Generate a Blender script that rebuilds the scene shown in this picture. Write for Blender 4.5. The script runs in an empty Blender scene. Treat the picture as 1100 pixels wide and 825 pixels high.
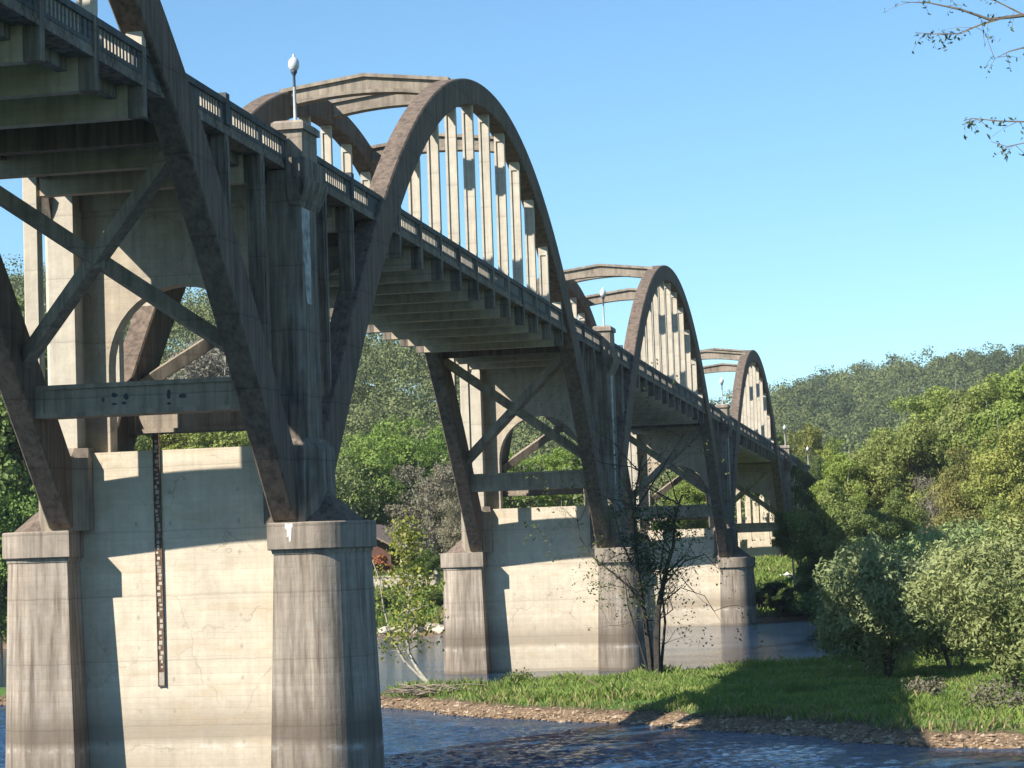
import bpy, math, random
import numpy as np
random.seed(7)
R = math.radians
scn = bpy.context.scene
COL = scn.collection
GR = 0.0217            # grade of the bridge (falls away from the near bank)
XC = -3.8              # centre line of the bridge
L = 58.0               # span
PN = L / 18.0          # panel

# ------------------------------------------------------------------ materials
def nt(name):
    m = bpy.data.materials.new(name); m.use_nodes = True
    t = m.node_tree; t.nodes.clear()
    return m, t
class G:
    def __init__(s, t): s.t = t
    def n(s, typ, **kw):
        nd = s.t.nodes.new(typ)
        for k, v in kw.items():
            if k.startswith('i_'):
                key = k[2:]
                key = int(key) if key.isdigit() else key.replace('_', ' ')
                nd.inputs[key].default_value = v
            else: setattr(nd, k, v)
        return nd
    def l(s, a, b): s.t.links.new(a, b)
    def noise(s, vec, scale, detail=4, rough=.55, dist=0):
        n = s.n('ShaderNodeTexNoise'); n.inputs['Scale'].default_value = scale
        n.inputs['Detail'].default_value = detail; n.inputs['Roughness'].default_value = rough
        n.inputs['Distortion'].default_value = dist
        if vec is not None: s.l(vec, n.inputs['Vector'])
        return n.outputs['Fac']
    def map(s, vec, sc):
        m = s.n('ShaderNodeMapping'); m.inputs['Scale'].default_value = sc; s.l(vec, m.inputs['Vector']); return m.outputs[0]
    def ramp(s, fac, stops, interp='LINEAR'):
        r = s.n('ShaderNodeValToRGB'); cr = r.color_ramp; cr.interpolation = interp
        while len(cr.elements) < len(stops): cr.elements.new(.5)
        for e, (p, c) in zip(cr.elements, stops):
            e.position = p; e.color = (c, c, c, 1) if isinstance(c, (int, float)) else (*c, 1)
        s.l(fac, r.inputs[0]); return r.outputs[0]
    def mix(s, f, a, b, mode='MIX'):
        m = s.n('ShaderNodeMix', data_type='RGBA', blend_type=mode)
        for sock, v in ((m.inputs[0], f), (m.inputs[6], a), (m.inputs[7], b)):
            if hasattr(v, 'links'): s.l(v, sock)
            elif isinstance(v, (int, float)): sock.default_value = v if sock.type == 'VALUE' else (v, v, v, 1)
            else: sock.default_value = (*v, 1)
        return m.outputs[2]
    def math(s, op, a, b=0., c=None, clamp=False):
        m = s.n('ShaderNodeMath', operation=op, use_clamp=clamp)
        for i, v in enumerate((a, b) if c is None else (a, b, c)):
            if hasattr(v, 'links'): s.l(v, m.inputs[i])
            else: m.inputs[i].default_value = v
        return m.outputs[0]
    def rng(s, v, a, b, c=0., d=1.):
        m = s.n('ShaderNodeMapRange'); s.l(v, m.inputs[0])
        for i, x in enumerate((a, b, c, d)): m.inputs[i + 1].default_value = x
        return m.outputs[0]
    def bsdf(s, col, rough=.9, bump=None, bstr=.3, bdist=.02, spec=.3):
        p = s.n('ShaderNodeBsdfPrincipled')
        if hasattr(col, 'links'): s.l(col, p.inputs['Base Color'])
        else: p.inputs['Base Color'].default_value = (*col, 1)
        if hasattr(rough, 'links'): s.l(rough, p.inputs['Roughness'])
        else: p.inputs['Roughness'].default_value = rough
        p.inputs['Specular IOR Level'].default_value = spec
        if bump is not None:
            b = s.n('ShaderNodeBump'); b.inputs['Strength'].default_value = bstr; b.inputs['Distance'].default_value = bdist
            s.l(bump, b.inputs['Height']); s.l(b.outputs[0], p.inputs['Normal'])
        return p
    def out(s, sh):
        o = s.n('ShaderNodeOutputMaterial'); s.l(sh, o.inputs[0])

def concrete(name, base, dark, streak=.5, blotch=.5, boards=.25, bands=False, pale=None, bump=.35):
    m, t = nt(name); g = G(t)
    pos = g.n('ShaderNodeNewGeometry').outputs['Position']
    sep = g.n('ShaderNodeSeparateXYZ'); g.l(pos, sep.inputs[0])
    big = g.noise(pos, .55, 5, .62, .4)
    st = g.noise(g.map(pos, (4.2, 4.2, .3)), 1., 6, .62, .15)
    st2 = g.noise(g.map(pos, (9, 9, .5)), 1., 4, .6)
    fine = g.noise(pos, 9, 6, .7)
    mid = g.noise(pos, 2.2, 6, .65)
    c = g.mix(g.rng(mid, .3, .7), tuple(x * .86 for x in base), tuple(min(1, x * 1.1) for x in base))
    if pale: c = g.mix(g.rng(g.noise(pos, .9, 3, .6, 1.), .52, .72, 0, .6), c, pale)
    sf = g.math('MULTIPLY', g.math('ADD', g.rng(st, .40, .68, 0, .8), g.rng(st2, .46, .76, 0, .5)), streak)
    c = g.mix(g.math('MINIMUM', sf, .92), c, dark)
    c = g.mix(g.rng(big, .5, .74, 0, blotch), c, dark)
    # board marks of the formwork
    zz = g.math('MULTIPLY', sep.outputs[2], 1 / .17)
    fr = g.math('FRACT', zz)
    line = g.ramp(fr, [(0., 1.), (.05, 0.), (.95, 0.), (1., 1.)])
    row = g.n('ShaderNodeTexWhiteNoise', noise_dimensions='1D'); g.l(g.math('FLOOR', zz), row.inputs['W'])
    c = g.mix(g.math('MULTIPLY', g.math('SUBTRACT', 1., row.outputs[0]), boards * .35), c, dark)
    c = g.mix(g.math('MULTIPLY', line, boards * g_line), c, dark)
    # pour joints every 1.9 m
    pj = g.math('FRACT', g.math('MULTIPLY', g.math('ADD', sep.outputs[2], g.math('MULTIPLY', mid, .12)), 1 / 1.93))
    pl = g.ramp(pj, [(0., 1.), (.012, 1.), (.03, .25), (.1, 0.)])
    c = g.mix(g.math('MULTIPLY', pl, .35), c, tuple(x * .8 for x in dark))
    if bands:
        zd = g.math('ADD', sep.outputs[2], g.math('MULTIPLY', g.math('SUBTRACT', g.noise(g.map(pos, (1., 1., .4)), .8, 4), .5), .28))
        band = g.ramp(g.rng(zd, 0, 4), [(0, .75), (.03, .75), (.05, .35), (.26, .30), (.31, .15), (.33, .2), (.38, .75), (.46, .75), (.58, .4), (.74, .0)])
        c = g.mix(band, c, tuple(x * .9 for x in dark))
        wl = g.ramp(g.rng(zd, 0, 4), [(.285, 0.), (.312, .6), (.322, .6), (.345, 0.)])
        c = g.mix(g.math('MULTIPLY', wl, g.rng(g.noise(pos, 2.2, 5), .48, .66, 0, .7)), c, (.6, .58, .53))
    if boards >= .4:
        ax = g.math('ADD', sep.outputs[0], sep.outputs[1])
        fx = g.math('SUBTRACT', g.math('FRACT', g.math('MULTIPLY', ax, 1 / 1.07)), .5); fz = g.math('SUBTRACT', g.math('FRACT', g.math('MULTIPLY', sep.outputs[2], 1 / .93)), .5)
        dd_ = g.math('ADD', g.math('MULTIPLY', fx, fx), g.math('MULTIPLY', g.math('MULTIPLY', fz, fz), .35))
        c = g.mix(g.math('MULTIPLY', g.ramp(dd_, [(.0, 1), (.0006, 1), (.0012, 0)]), g.rng(g.noise(pos, .8, 2), .5, .6, 0, .5)), c, tuple(x * .7 for x in dark))
        cv = g.n('ShaderNodeTexVoronoi', feature='DISTANCE_TO_EDGE', i_Scale=.33); nn = g.n('ShaderNodeTexNoise', i_Scale=1.3, i_Detail=5.)
        g.l(pos, nn.inputs['Vector']); vm = g.n('ShaderNodeVectorMath', operation='ADD'); g.l(pos, vm.inputs[0]); g.l(nn.outputs['Color'], vm.inputs[1]); g.l(vm.outputs[0], cv.inputs['Vector'])
        c = g.mix(g.math('MULTIPLY', g.ramp(cv.outputs['Distance'], [(0, 1), (.004, .6), (.009, 0)]), g.rng(big, .45, .6, 0, .7)), c, dark)
        c = g.mix(g.rng(g.noise(g.map(pos, (.5, .5, 1.6)), .9, 3, .5, .8), .55, .68, 0, .28), c, (.42, .30, .17))
    # pits
    pit = g.ramp(g.noise(pos, 26, 3, .6), [(.0, 1), (.28, 1), (.33, 0)])
    c = g.mix(g.math('MULTIPLY', pit, .35), c, dark)
    h = g.math('ADD', g.math('MULTIPLY', fine, .5), g.math('ADD', g.math('MULTIPLY', mid, .6), g.math('MULTIPLY', g.math('ADD', line, g.math('MULTIPLY', row.outputs[0], .6)), -boards * .5)))
    g.out(g.bsdf(c, .93, h, bump, .05, .2).outputs[0])
    return m
g_line = .55

M = {}
M['wall'] = concrete('concrete_wall', (.63, .54, .41), (.31, .25, .185), .26, .34, .4, bands=True)
M['pedestal'] = concrete('concrete_pedestal', (.39, .325, .255), (.125, .095, .07), .95, .35, .35, bands=True, pale=(.43, .40, .36))
M['cap'] = concrete('concrete_cap', (.345, .285, .225), (.10, .08, .06), .75, .45, .2)
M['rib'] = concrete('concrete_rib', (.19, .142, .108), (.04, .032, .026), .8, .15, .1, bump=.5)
M['portal'] = concrete('concrete_portal', (.50, .42, .32), (.20, .17, .14), .4, .35, .4)
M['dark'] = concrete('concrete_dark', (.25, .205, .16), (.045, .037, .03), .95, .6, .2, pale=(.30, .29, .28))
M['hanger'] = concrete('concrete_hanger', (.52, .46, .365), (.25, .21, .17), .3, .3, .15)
M['beam'] = concrete('concrete_beam', (.52, .42, .31), (.12, .09, .065), .3, .5, .35)
M['strut'] = concrete('concrete_strut', (.34, .28, .215), (.08, .064, .05), .6, .55, .15)
M['rail'] = concrete('concrete_rail', (.13, .13, .125), (.03, .03, .03), .7, .6, .1)

def plain(name, col, rough=.7, var=.25, scale=6, metal=0, spec=.4, bump=.2):
    m, t = nt(name); g = G(t)
    pos = g.n('ShaderNodeNewGeometry').outputs['Position']
    f = g.noise(pos, scale, 5, .6)
    c = g.mix(g.rng(f, .3, .7), tuple(x * (1 - var) for x in col), tuple(min(1, x * (1 + var)) for x in col))
    p = g.bsdf(c, rough, f, bump, .02, spec); p.inputs['Metallic'].default_value = metal
    g.out(p.outputs[0]); return m
M['pole'] = plain('pale_pole_paint', (.36, .36, .35), .5, .1)
M['iron'] = plain('dark_iron', (.06, .07, .09), .5, .2)
M['globe'] = plain('frosted_globe', (.55, .56, .55), .18, .04, spec=.7)
M['rust'] = plain('rusty_steel', (.12, .07, .04), .85, .6, 14)
M['white'] = plain('white_stain', (.6, .58, .54), .9, .1)
M['lime'] = plain('lime_crust', (.36, .35, .33), .8, .6, 2.6)
M['black'] = plain('black_mark', (.05, .05, .055), .95, .3)
M['bark'] = plain('bark_grey', (.13, .105, .08), .95, .4, 10)
M['darkbark'] = plain('bark_dark', (.045, .037, .03), .95, .4, 10)
M['palebark'] = plain('bark_pale', (.36, .32, .26), .9, .35, 7)
M['wood'] = plain('driftwood', (.20, .16, .12), .95, .4, 12)
M['roof'] = plain('brown_roof', (.20, .14, .11), .8, .2, 5)
M['cabin'] = plain('dark_red_boards', (.10, .045, .03), .85, .3, 4)
M['glass'] = plain('window_glass', (.03, .035, .04), .1, .1, spec=.8)
M['trim'] = plain('pale_trim', (.5, .48, .44), .7, .1)
M['stone'] = plain('pale_stone', (.42, .36, .29), .95, .35, 3, bump=.6)
M['rock'] = plain('white_rock', (.75, .73, .7), .9, .15, 5)
M['road'] = plain('road_surface', (.13, .13, .125), .95, .2, 2)

def leafmat(name, c1, c2, trans=.35, spread=.45, rough=.6, pscale=.14, shade=.55):
    """c1..c2 range; object colour multiplies; each leaf its own tone"""
    m, t = nt(name); g = G(t)
    geo = g.n('ShaderNodeNewGeometry'); oi = g.n('ShaderNodeObjectInfo')
    f = g.math('ADD', g.math('MULTIPLY', geo.outputs['Random Per Island'], spread),
               g.math('MULTIPLY', g.rng(g.noise(geo.outputs['Position'], pscale, 3, .6), .35, .65), 1 - spread))
    c = g.mix(f, c1, c2)
    c = g.mix(1., c, oi.outputs['Color'], 'MULTIPLY')
    d = g.bsdf(c, rough, spec=.25)
    tr = g.n('ShaderNodeBsdfTranslucent'); g.l(c, tr.inputs[0])
    mx = g.n('ShaderNodeMixShader'); mx.inputs[0].default_value = trans
    g.l(d.outputs[0], mx.inputs[1]); g.l(tr.outputs[0], mx.inputs[2])
    g.out(mx.outputs[0]); return m
M['leaf'] = leafmat('leaves_green', (.08, .115, .03), (.30, .33, .105), .35, .5, .6, .4)
M['leaf_bright'] = leafmat('leaves_bright', (.10, .16, .03), (.35, .41, .11), .35, .5, .6, .4)
M['leaf_far'] = leafmat('leaves_far', (.08, .105, .04), (.23, .25, .105), .2, .3, .8, .11)
M['leaf_ridge'] = leafmat('leaves_ridge', (.04, .065, .018), (.165, .185, .06), .15, .12, .8, .05)
M['leaf_willow'] = leafmat('leaves_willow', (.10, .14, .05), (.34, .37, .17), .25, .5)
M['leaf_yellow'] = leafmat('leaves_yellow', (.12, .19, .04), (.42, .38, .07), .4, .8)
M['leaf_grey'] = leafmat('leaves_grey', (.12, .11, .07), (.26, .23, .16), .2, .5)
M['leaf_rust'] = leafmat('leaves_rust', (.25, .08, .03), (.42, .17, .07), .3, .6)
M['leaf_dark'] = leafmat('leaves_dark', (.02, .035, .012), (.06, .09, .03), .2, .6)
M['grass'] = leafmat('grass_blades', (.10, .165, .03), (.30, .37, .09), .35, .45, .7, .45)
M['dry'] = leafmat('dry_stalks', (.20, .14, .07), (.42, .34, .18), .2, .7, .8, .6)

# ------------------------------------------------------------------ object helpers
def tag(o, label=None, cat=None, group=None, kind=None):
    if label: o['label'] = label
    if cat: o['category'] = cat
    if group: o['group'] = group
    if kind: o['kind'] = kind
    return o
def empty(name, loc, label=None, cat=None, group=None):
    o = bpy.data.objects.new(name, None); COL.objects.link(o); o.location = loc
    o.empty_display_size = .3
    return tag(o, label, cat, group)
class MB:
    def __init__(s): s.v = []; s.f = []; s.smooth = False
    def add(s, vs, fs):
        k = len(s.v); s.v += [tuple(map(float, p)) for p in vs]; s.f += [tuple(k + i for i in f) for f in fs]
    def box(s, x0, x1, y0, y1, z0, z1):
        s.add([(x0, y0, z0), (x1, y0, z0), (x1, y1, z0), (x0, y1, z0), (x0, y0, z1), (x1, y0, z1), (x1, y1, z1), (x0, y1, z1)],
              [(0, 3, 2, 1), (4, 5, 6, 7), (0, 1, 5, 4), (1, 2, 6, 5), (2, 3, 7, 6), (3, 0, 4, 7)])
    def cbox(s, x0, x1, y0, y1, z0, z1, c=.025):
        """box with its vertical edges chamfered"""
        o = [(x0 + c, y0), (x1 - c, y0), (x1, y0 + c), (x1, y1 - c), (x1 - c, y1), (x0 + c, y1), (x0, y1 - c), (x0, y0 + c)]
        s.loft([[(x, y, z0) for x, y in o], [(x, y, z1) for x, y in o]])
    def loft(s, rings, cap=True, closed=False):
        n = len(rings[0]); vs = [p for r in rings for p in r]; fs = []
        m = len(rings)
        for i in range(m if closed else m - 1):
            a = i * n; b = ((i + 1) % m) * n
            for j in range(n): k = (j + 1) % n; fs.append((a + j, a + k, b + k, b + j))
        if cap and not closed: fs.append(tuple(range(n))[::-1]); fs.append(tuple(range((m - 1) * n, m * n)))
        s.add(vs, fs)
    def tube(s, pts, rads, n=6):
        rings = []
        P = [np.array(p, float) for p in pts]
        for i, p in enumerate(P):
            d = P[min(i + 1, len(P) - 1)] - P[max(i - 1, 0)]
            d /= (np.linalg.norm(d) + 1e-9)
            u = np.cross(d, (0, 0, 1) if abs(d[2]) < .9 else (1, 0, 0)); u /= np.linalg.norm(u); w = np.cross(d, u)
            rings.append([p + rads[i] * (math.cos(a) * u + math.sin(a) * w) for a in (2 * math.pi * k / n for k in range(n))])
        s.loft(rings)
    def bar(s, a, b, w, h, up=(0, 0, 1)):
        a = np.array(a, float); b = np.array(b, float); d = b - a; d /= np.linalg.norm(d)
        u = np.cross(d, up); u /= np.linalg.norm(u); v = np.cross(u, d)
        c = .12
        o = [(-1 + c, -1), (1 - c, -1), (1, -1 + c), (1, 1 - c), (1 - c, 1), (-1 + c, 1), (-1, 1 - c), (-1, -1 + c)]
        s.loft([[p + u * w / 2 * i + v * h / 2 * j for i, j in o] for p in (a, b)])
    def mesh(s, name, mat, shear=False):
        me = bpy.data.meshes.new(name)
        vs = [(x, y, z - GR * y) for x, y, z in s.v] if shear else s.v
        me.from_pydata(vs, [], s.f); me.materials.append(mat); me.update()
        import bmesh
        b = bmesh.new(); b.from_mesh(me); bmesh.ops.recalc_face_normals(b, faces=b.faces); b.to_mesh(me); b.free()
        if s.smooth:
            for p in me.polygons: p.use_smooth = True
        return me
def link(name, me, parent=None, loc=(0, 0, 0), kind=None):
    o = bpy.data.objects.new(name, me); COL.objects.link(o)
    o.location = loc
    if parent is not None: o.parent = parent
    if kind: o['kind'] = kind
    return o

# ------------------------------------------------------------------ the bridge
ROOT = empty('arch_bridge', (XC, 0, 0), 'long weathered concrete bridge with a row of tall arches crossing the river on stone-coloured piers', 'bridge')
# everything below is modelled round the bridge axis x=0, height = datum of pier one, sheared by the grade
ex_s = np.array([0, 3, 6, 9, 12, 15, 18, 20, 22, 24, 26, 28, 29.2])
ex_z = np.array([26.75, 26.6, 26.08, 25.15, 23.85, 22.05, 19.85, 18.15, 16.2, 14.0, 11.7, 9.5, 8.0])
in_s = np.array([0, 3, 6, 8, 10, 13, 15.5, 18, 20.3, 22, 23.6, 25, 26.2, 27.5])
in_z = np.array([25.75, 25.55, 25.0, 24.35, 23.5, 21.75, 20.0, 17.95, 15.7, 13.95, 12.2, 10.7, 9.3, 7.72])
pe = np.polyfit(np.concatenate([ex_s, -ex_s]), np.concatenate([ex_z, ex_z]), 6)
pi_ = np.polyfit(np.concatenate([in_s, -in_s]), np.concatenate([in_z, in_z]), 6)
def ext(s): return float(np.polyval(pe, s))
def intr(s): return float(np.polyval(pi_, s))
RI, RO = 3.1, 3.84     # rib inner and outer faces

def rib_mesh():
    mb = MB(); rings = []
    ts = np.linspace(-1, 1, 97)
    c = .05
    for t in ts:
        # matching stations: intrados ends at 27.5, extrados at 29
        si, se = 27.45 * t, 28.95 * t
        zi, ze = intr(si), ext(se)
        A = np.array([L / 2 + si, zi]); B = np.array([L / 2 + se, ze]); d = (B - A) / np.linalg.norm(B - A)
        P = lambda x, q: (x, q[0], q[1])
        rings.append([P(RI + c, A), P(RO - c, A), P(RO, A + d * c), P(RO, B - d * c), P(RO - c, B), P(RI + c, B), P(RI, B - d * c), P(RI, A + d * c)])
    mb.loft(rings)
    return mb
def mirror(mb):
    n = MB(); n.v = [(-x, y, z) for x, y, z in mb.v]; n.f = [f[::-1] for f in mb.f]; return n

def strut_mb(y, zt, peak, depth, depth_end, half, th, web, border=.14, endp=.35):
    """recessed-panel strut across the bridge: flanges, end blocks and web"""
    mb = MB(); xs = np.linspace(-half, half, 13)
    top = lambda x: zt + peak * (1 - abs(x) / half)
    bot = lambda x: zt + peak * .55 - depth - (depth_end - depth + peak * .55) * (abs(x) / half) ** 2 if peak else zt - depth
    def strip(f0, f1, t):
        mb.loft([[(x, y - t / 2, f0(x)), (x, y + t / 2, f0(x)), (x, y + t / 2, f1(x)), (x, y - t / 2, f1(x))] for x in xs])
    strip(lambda x: top(x) - border, top, th)
    strip(bot, lambda x: bot(x) + border, th)
    strip(lambda x: bot(x) + border - .02, lambda x: top(x) - border + .02, web)
    for sx in (-1, 1):
        e0, e1 = half - endp - .002, half - .002
        e = [e0, e1]
        mb.loft([[(sx * x, y - th / 2 + .003, bot(x) + .003), (sx * x, y + th / 2 - .003, bot(x) + .003), (sx * x, y + th / 2 - .003, top(x) - .003), (sx * x, y - th / 2 + .003, top(x) - .003)] for x in e])
    return mb

ZB, ZS0, ZS1, ZR = 17.5, 18.3, 18.55, 19.28     # floor beam soffit, slab, rail top

def hanger_mesh(k, side):
    s = k * PN - L / 2
    zt = intr(s) + .12
    y = k * PN; mb = MB()
    x0, x1 = (3.25, 3.69) if side > 0 else (-3.69, -3.25)
    h = .13
    # a panel is recessed into the faces towards and away from the traffic's travel
    zb, z1 = ZR + .12, zt - .45
    if z1 - zb > .8:
        mb.cbox(x0, x1, y - h, y + h, ZR, zb, .02)
        mb.cbox(x0, x1, y - h, y + h, z1, zt, .02)
        mb.box(x0, x0 + .085, y - h, y + h, zb, z1)
        mb.box(x1 - .085, x1, y - h, y + h, zb, z1)
        mb.box(x0 + .084, x1 - .084, y - h + .055, y + h - .055, zb, z1)
    else:
        mb.cbox(x0, x1, y - h, y + h, ZR, zt, .02)
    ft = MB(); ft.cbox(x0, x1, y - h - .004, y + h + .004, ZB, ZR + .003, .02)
    return mb, ft

def railing_mb(side):
    """one span of railing on one side: cap rail, slotted panels, posts"""
    mb = MB(); bal = MB(); xi, xo = 3.47, 3.655
    def bx(a, b, y0, y1, z0, z1, mb=mb):
        x0, x1 = (a, b) if side > 0 else (-b, -a)
        mb.box(x0, x1, y0, y1, z0, z1)
    def panel(y0, y1, groups):
        bx(xi, xo, y0, y1, ZS1, 18.66)                 # bottom rail
        bx(xi - .03, xo + .03, y0, y1, 19.10, ZR)      # top rail
        y = y0
        for (a, b, n) in groups:
            if a > y: bx(xi + .02, xo - .02, y, a, 18.66, 19.10)
            w = (b - a) / n
            for i in range(n - 1):
                yc = a + w * (i + 1); bx(xo - .105, xo - .026, yc - w * .25, yc + w * .25, 18.655, 19.105, bal); bx(xo - .028, xo - .020, yc - w * .25, yc + w * .25, 18.65, 19.11)  # dark outer facing: stain, plus the face's shade put into the colour
            y = b
        if y1 > y: bx(xi + .02, xo - .02, y, y1, 18.66, 19.10)
        
    for k in range(4, 14):
        y0, y1 = k * PN + .13, (k + 1) * PN - .13
        a = y0 + .22
        panel(y0, y1, [(a, y1 - .50, 10), (y1 - .32, y1 - .2, 1)])
    panel(14 * PN + .13, 14 * PN + 1.2, [])
    panel(4 * PN - 1.2, 4 * PN - .13, [])
    for m in (0, 1):
        f = (lambda y: y) if m == 0 else (lambda y: L - y)
        def pp(a, b, gr):
            a2, b2 = sorted((f(a), f(b)))
            g2 = sorted([(min(f(p), f(q)), max(f(p), f(q)), n) for p, q, n in gr])
            panel(a2, b2, g2)
        pp(.86, 6.3, [(1.25, 3.1, 8), (3.5, 5.85, 10)])
        a, b = sorted((f(6.3), f(6.62))); bx(xi - .06, xo + .06, a, b, ZS1, 19.42)
        pp(6.62, 10.3, [(6.9, 8.6, 8)])
    return mb, bal

# slab with kerbs for one span
def slab_mb():
    mb = MB()
    mb.box(-3.64, 3.64, 0, L, ZS0, ZS1)
    for sx in (-1, 1):
        mb.box(min(sx * 2.95, sx * 3.3), max(sx * 2.95, sx * 3.3), 0, L, ZS1 - .01, ZS1 + .2)       # kerbs
        mb.box(min(sx * 2.75, sx * 3.0), max(sx * 2.75, sx * 3.0), 0, L, 17.98, ZS0 + .01)          # edge stringers
        mb.box(min(sx * 3.6, sx * 3.68), max(sx * 3.6, sx * 3.68), 0, L, ZS0 - .03, ZS0 + .09)      # drip nosing
    return mb

def beam_mb(k):
    y = k * PN; mb = MB(); hw = .17
    e = 3.27 if 3.5 < k < 14.5 else 3.12
    # haunched ends
    prof = [(-e, ZB), (-2.2, ZB + .0), (2.2, ZB + .0), (e, ZB), (e, ZS0 + .004), (-e, ZS0 + .004)]
    c = .03
    mb.loft([[(x, y - hw, z) for x, z in prof], [(x, y + hw, z) for x, z in prof]])
    for sx in (-1, 1):                       # small brackets under the slab edge
        a = sx * 2.74
    return mb

def col_mb(k, side):
    y = k * PN; s = y - L / 2; mb = MB()
    x0, x1 = (3.2, 3.66) if side > 0 else (-3.66, -3.2)
    zb = ext(s) - .35
    mb.cbox(x0, x1, y - .18, y + .18, zb, ZS0, .03)
    g0, g1 = (x0 + x1) / 2 - .1, (x0 + x1) / 2 + .1
    mb.box(x1 - .003 if side > 0 else x0 - .03, x1 + .03 if side > 0 else x0 + .003, y - .09, y + .09, zb + .4, ZS0 - .2)
    return mb

# build one of each, then copy along the bridge
tmpl = {}; SUB = {}
def T(key, mb, mat): tmpl[key] = mb().mesh(key[0], mat, shear=True) if callable(mb) else mb.mesh(key[0], mat, shear=True)
r0 = rib_mesh()
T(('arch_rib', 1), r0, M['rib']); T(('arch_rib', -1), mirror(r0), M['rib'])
for k in range(4, 15):
    for sd in (-1, 1):
        ha, ft = hanger_mesh(k, sd)
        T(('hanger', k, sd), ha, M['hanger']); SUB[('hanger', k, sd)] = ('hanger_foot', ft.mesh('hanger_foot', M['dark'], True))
for sd in (-1, 1):
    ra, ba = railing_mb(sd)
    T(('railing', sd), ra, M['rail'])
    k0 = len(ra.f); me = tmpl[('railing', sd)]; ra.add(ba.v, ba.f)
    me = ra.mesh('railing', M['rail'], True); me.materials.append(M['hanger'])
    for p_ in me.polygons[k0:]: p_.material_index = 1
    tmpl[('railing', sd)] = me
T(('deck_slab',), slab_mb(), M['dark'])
for k in range(1, 18): T(('floor_beam', k), beam_mb(k), M['beam'] if k not in (3, 15) else M['rib'])
for k in (1, 2, 16, 17):
    for sd in (-1, 1): T(('spandrel_column', k, sd), col_mb(k, sd), M['hanger'] if sd < 0 else M['dark'])  # pale on the sunlit side, dark on the shaded: light painted in
for k in (7, 9, 11):
    s = k * PN - L / 2
    T(('overhead_strut', k), strut_mb(k * PN, ext(s) + .05, .42, .62, .78, 3.5, .5, .26), M['strut'])
ybr = [(24.4, 12.5), (19.7, 17.45)]
for end in (0, 1):
    f = (lambda y: y) if end == 0 else (lambda y: L - y)
    yb, yt = f(L / 2 - ybr[0][0]), f(L / 2 - ybr[1][0])
    for j, sx in enumerate((-1, 1)):
        mb = MB(); w = .40 - .03 * j
        mb.bar((sx * 3.2, yb, ybr[0][1]), (-sx * 3.2, yt, ybr[1][1]), w, w + .03)
        if j == 0:
            c = np.array([0, (yb + yt) / 2, (ybr[0][1] + ybr[1][1]) / 2])
            mb.box(c[0] - .3, c[0] + .3, c[1] - .17, c[1] + .17, c[2] - .27, c[2] + .27)
        T(('diagonal_brace', end, sx), mb, M['strut'])
    ys = f(3.72)
    T(('cross_strut', end), strut_mb(ys, 11.85, 0, .93, .93, 3.15, .78, .58, .13, .3), M['strut'])
for sp in range(4):
    off = (0, L * (sp - 1), -GR * L * (sp - 1))
    for key, me in tmpl.items():
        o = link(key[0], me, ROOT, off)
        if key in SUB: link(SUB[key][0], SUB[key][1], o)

# piers: wall > pedestals, caps, copings ; portal > pilasters, base blocks
def dshape(inner, straight, outer, hy, n=30, grow=0.):
    """plan of half a pier: flat inner end, rounded nose"""
    pts = [(inner - grow, -hy - grow), (straight, -hy - grow)]
    for i in range(1, n):
        a = -math.pi / 2 + math.pi * i / n
        pts.append((straight + (outer + grow - straight) * math.cos(a), (hy + grow) * math.sin(a)))
    pts += [(straight, hy + grow), (inner - grow, hy + grow)]
    return pts
def flip(pts): return [(-x, y) for x, y in pts]
def prism(rings):
    mb = MB(); mb.loft(rings); return mb
pier_parts = []
CAPB, CAPT = 6.98, 7.78
hyb = 1.72
for sd in (-1, 1):
    F = (lambda p: p) if sd > 0 else flip
    body = prism([[(x, y, z) for x, y in F(dshape(3.2, 4.35, 5.62, hyb, grow=gw))] for z, gw in ((-2.5, .30), (0, .215), (CAPB - .12, .0), (CAPB - .12, .03), (CAPB + .01, .06))])
    pier_parts.append(('pedestal', body.mesh('pedestal', M['pedestal'])))
    cap = prism([[(x, y, z) for x, y in F(dshape(3.06, 4.32, 5.78, 1.88, grow=gw))] for z, gw in ((CAPB, -.03), (CAPB + .03, 0), (CAPT - .03, 0), (CAPT, -.03))])
    cm = cap.mesh('pedestal_cap', M['cap']); pier_parts.append(('pedestal_cap', cm))
    # cone-like coping over the nose
    base = dshape(4.0, 4.3, 5.5, 1.5, 8)
    cp = MB(); n = len(base); ap = (4.32, 0, CAPT + 1.0)
    vs = [(x * sd, y, CAPT - .01) for x, y in base] + [(ap[0] * sd, 0, ap[2]), (4.0 * sd, 0, ap[2])]
    fs = [(i, i + 1, n) for i in range(n - 1)] + [(0, n, n + 1), (n - 1, n, n + 1), (n - 1, 0, n + 1), tuple(range(n))]
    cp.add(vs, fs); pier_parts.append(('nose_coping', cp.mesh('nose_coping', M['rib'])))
w = MB(); w.box(-3.3, 3.3, -.7, .7, -2.5, 10.1); w.box(-3.35, 3.35, -.735, .735, 7.45, 7.52)
wall_me = w.mesh('pier_wall', M['wall'])
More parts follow.
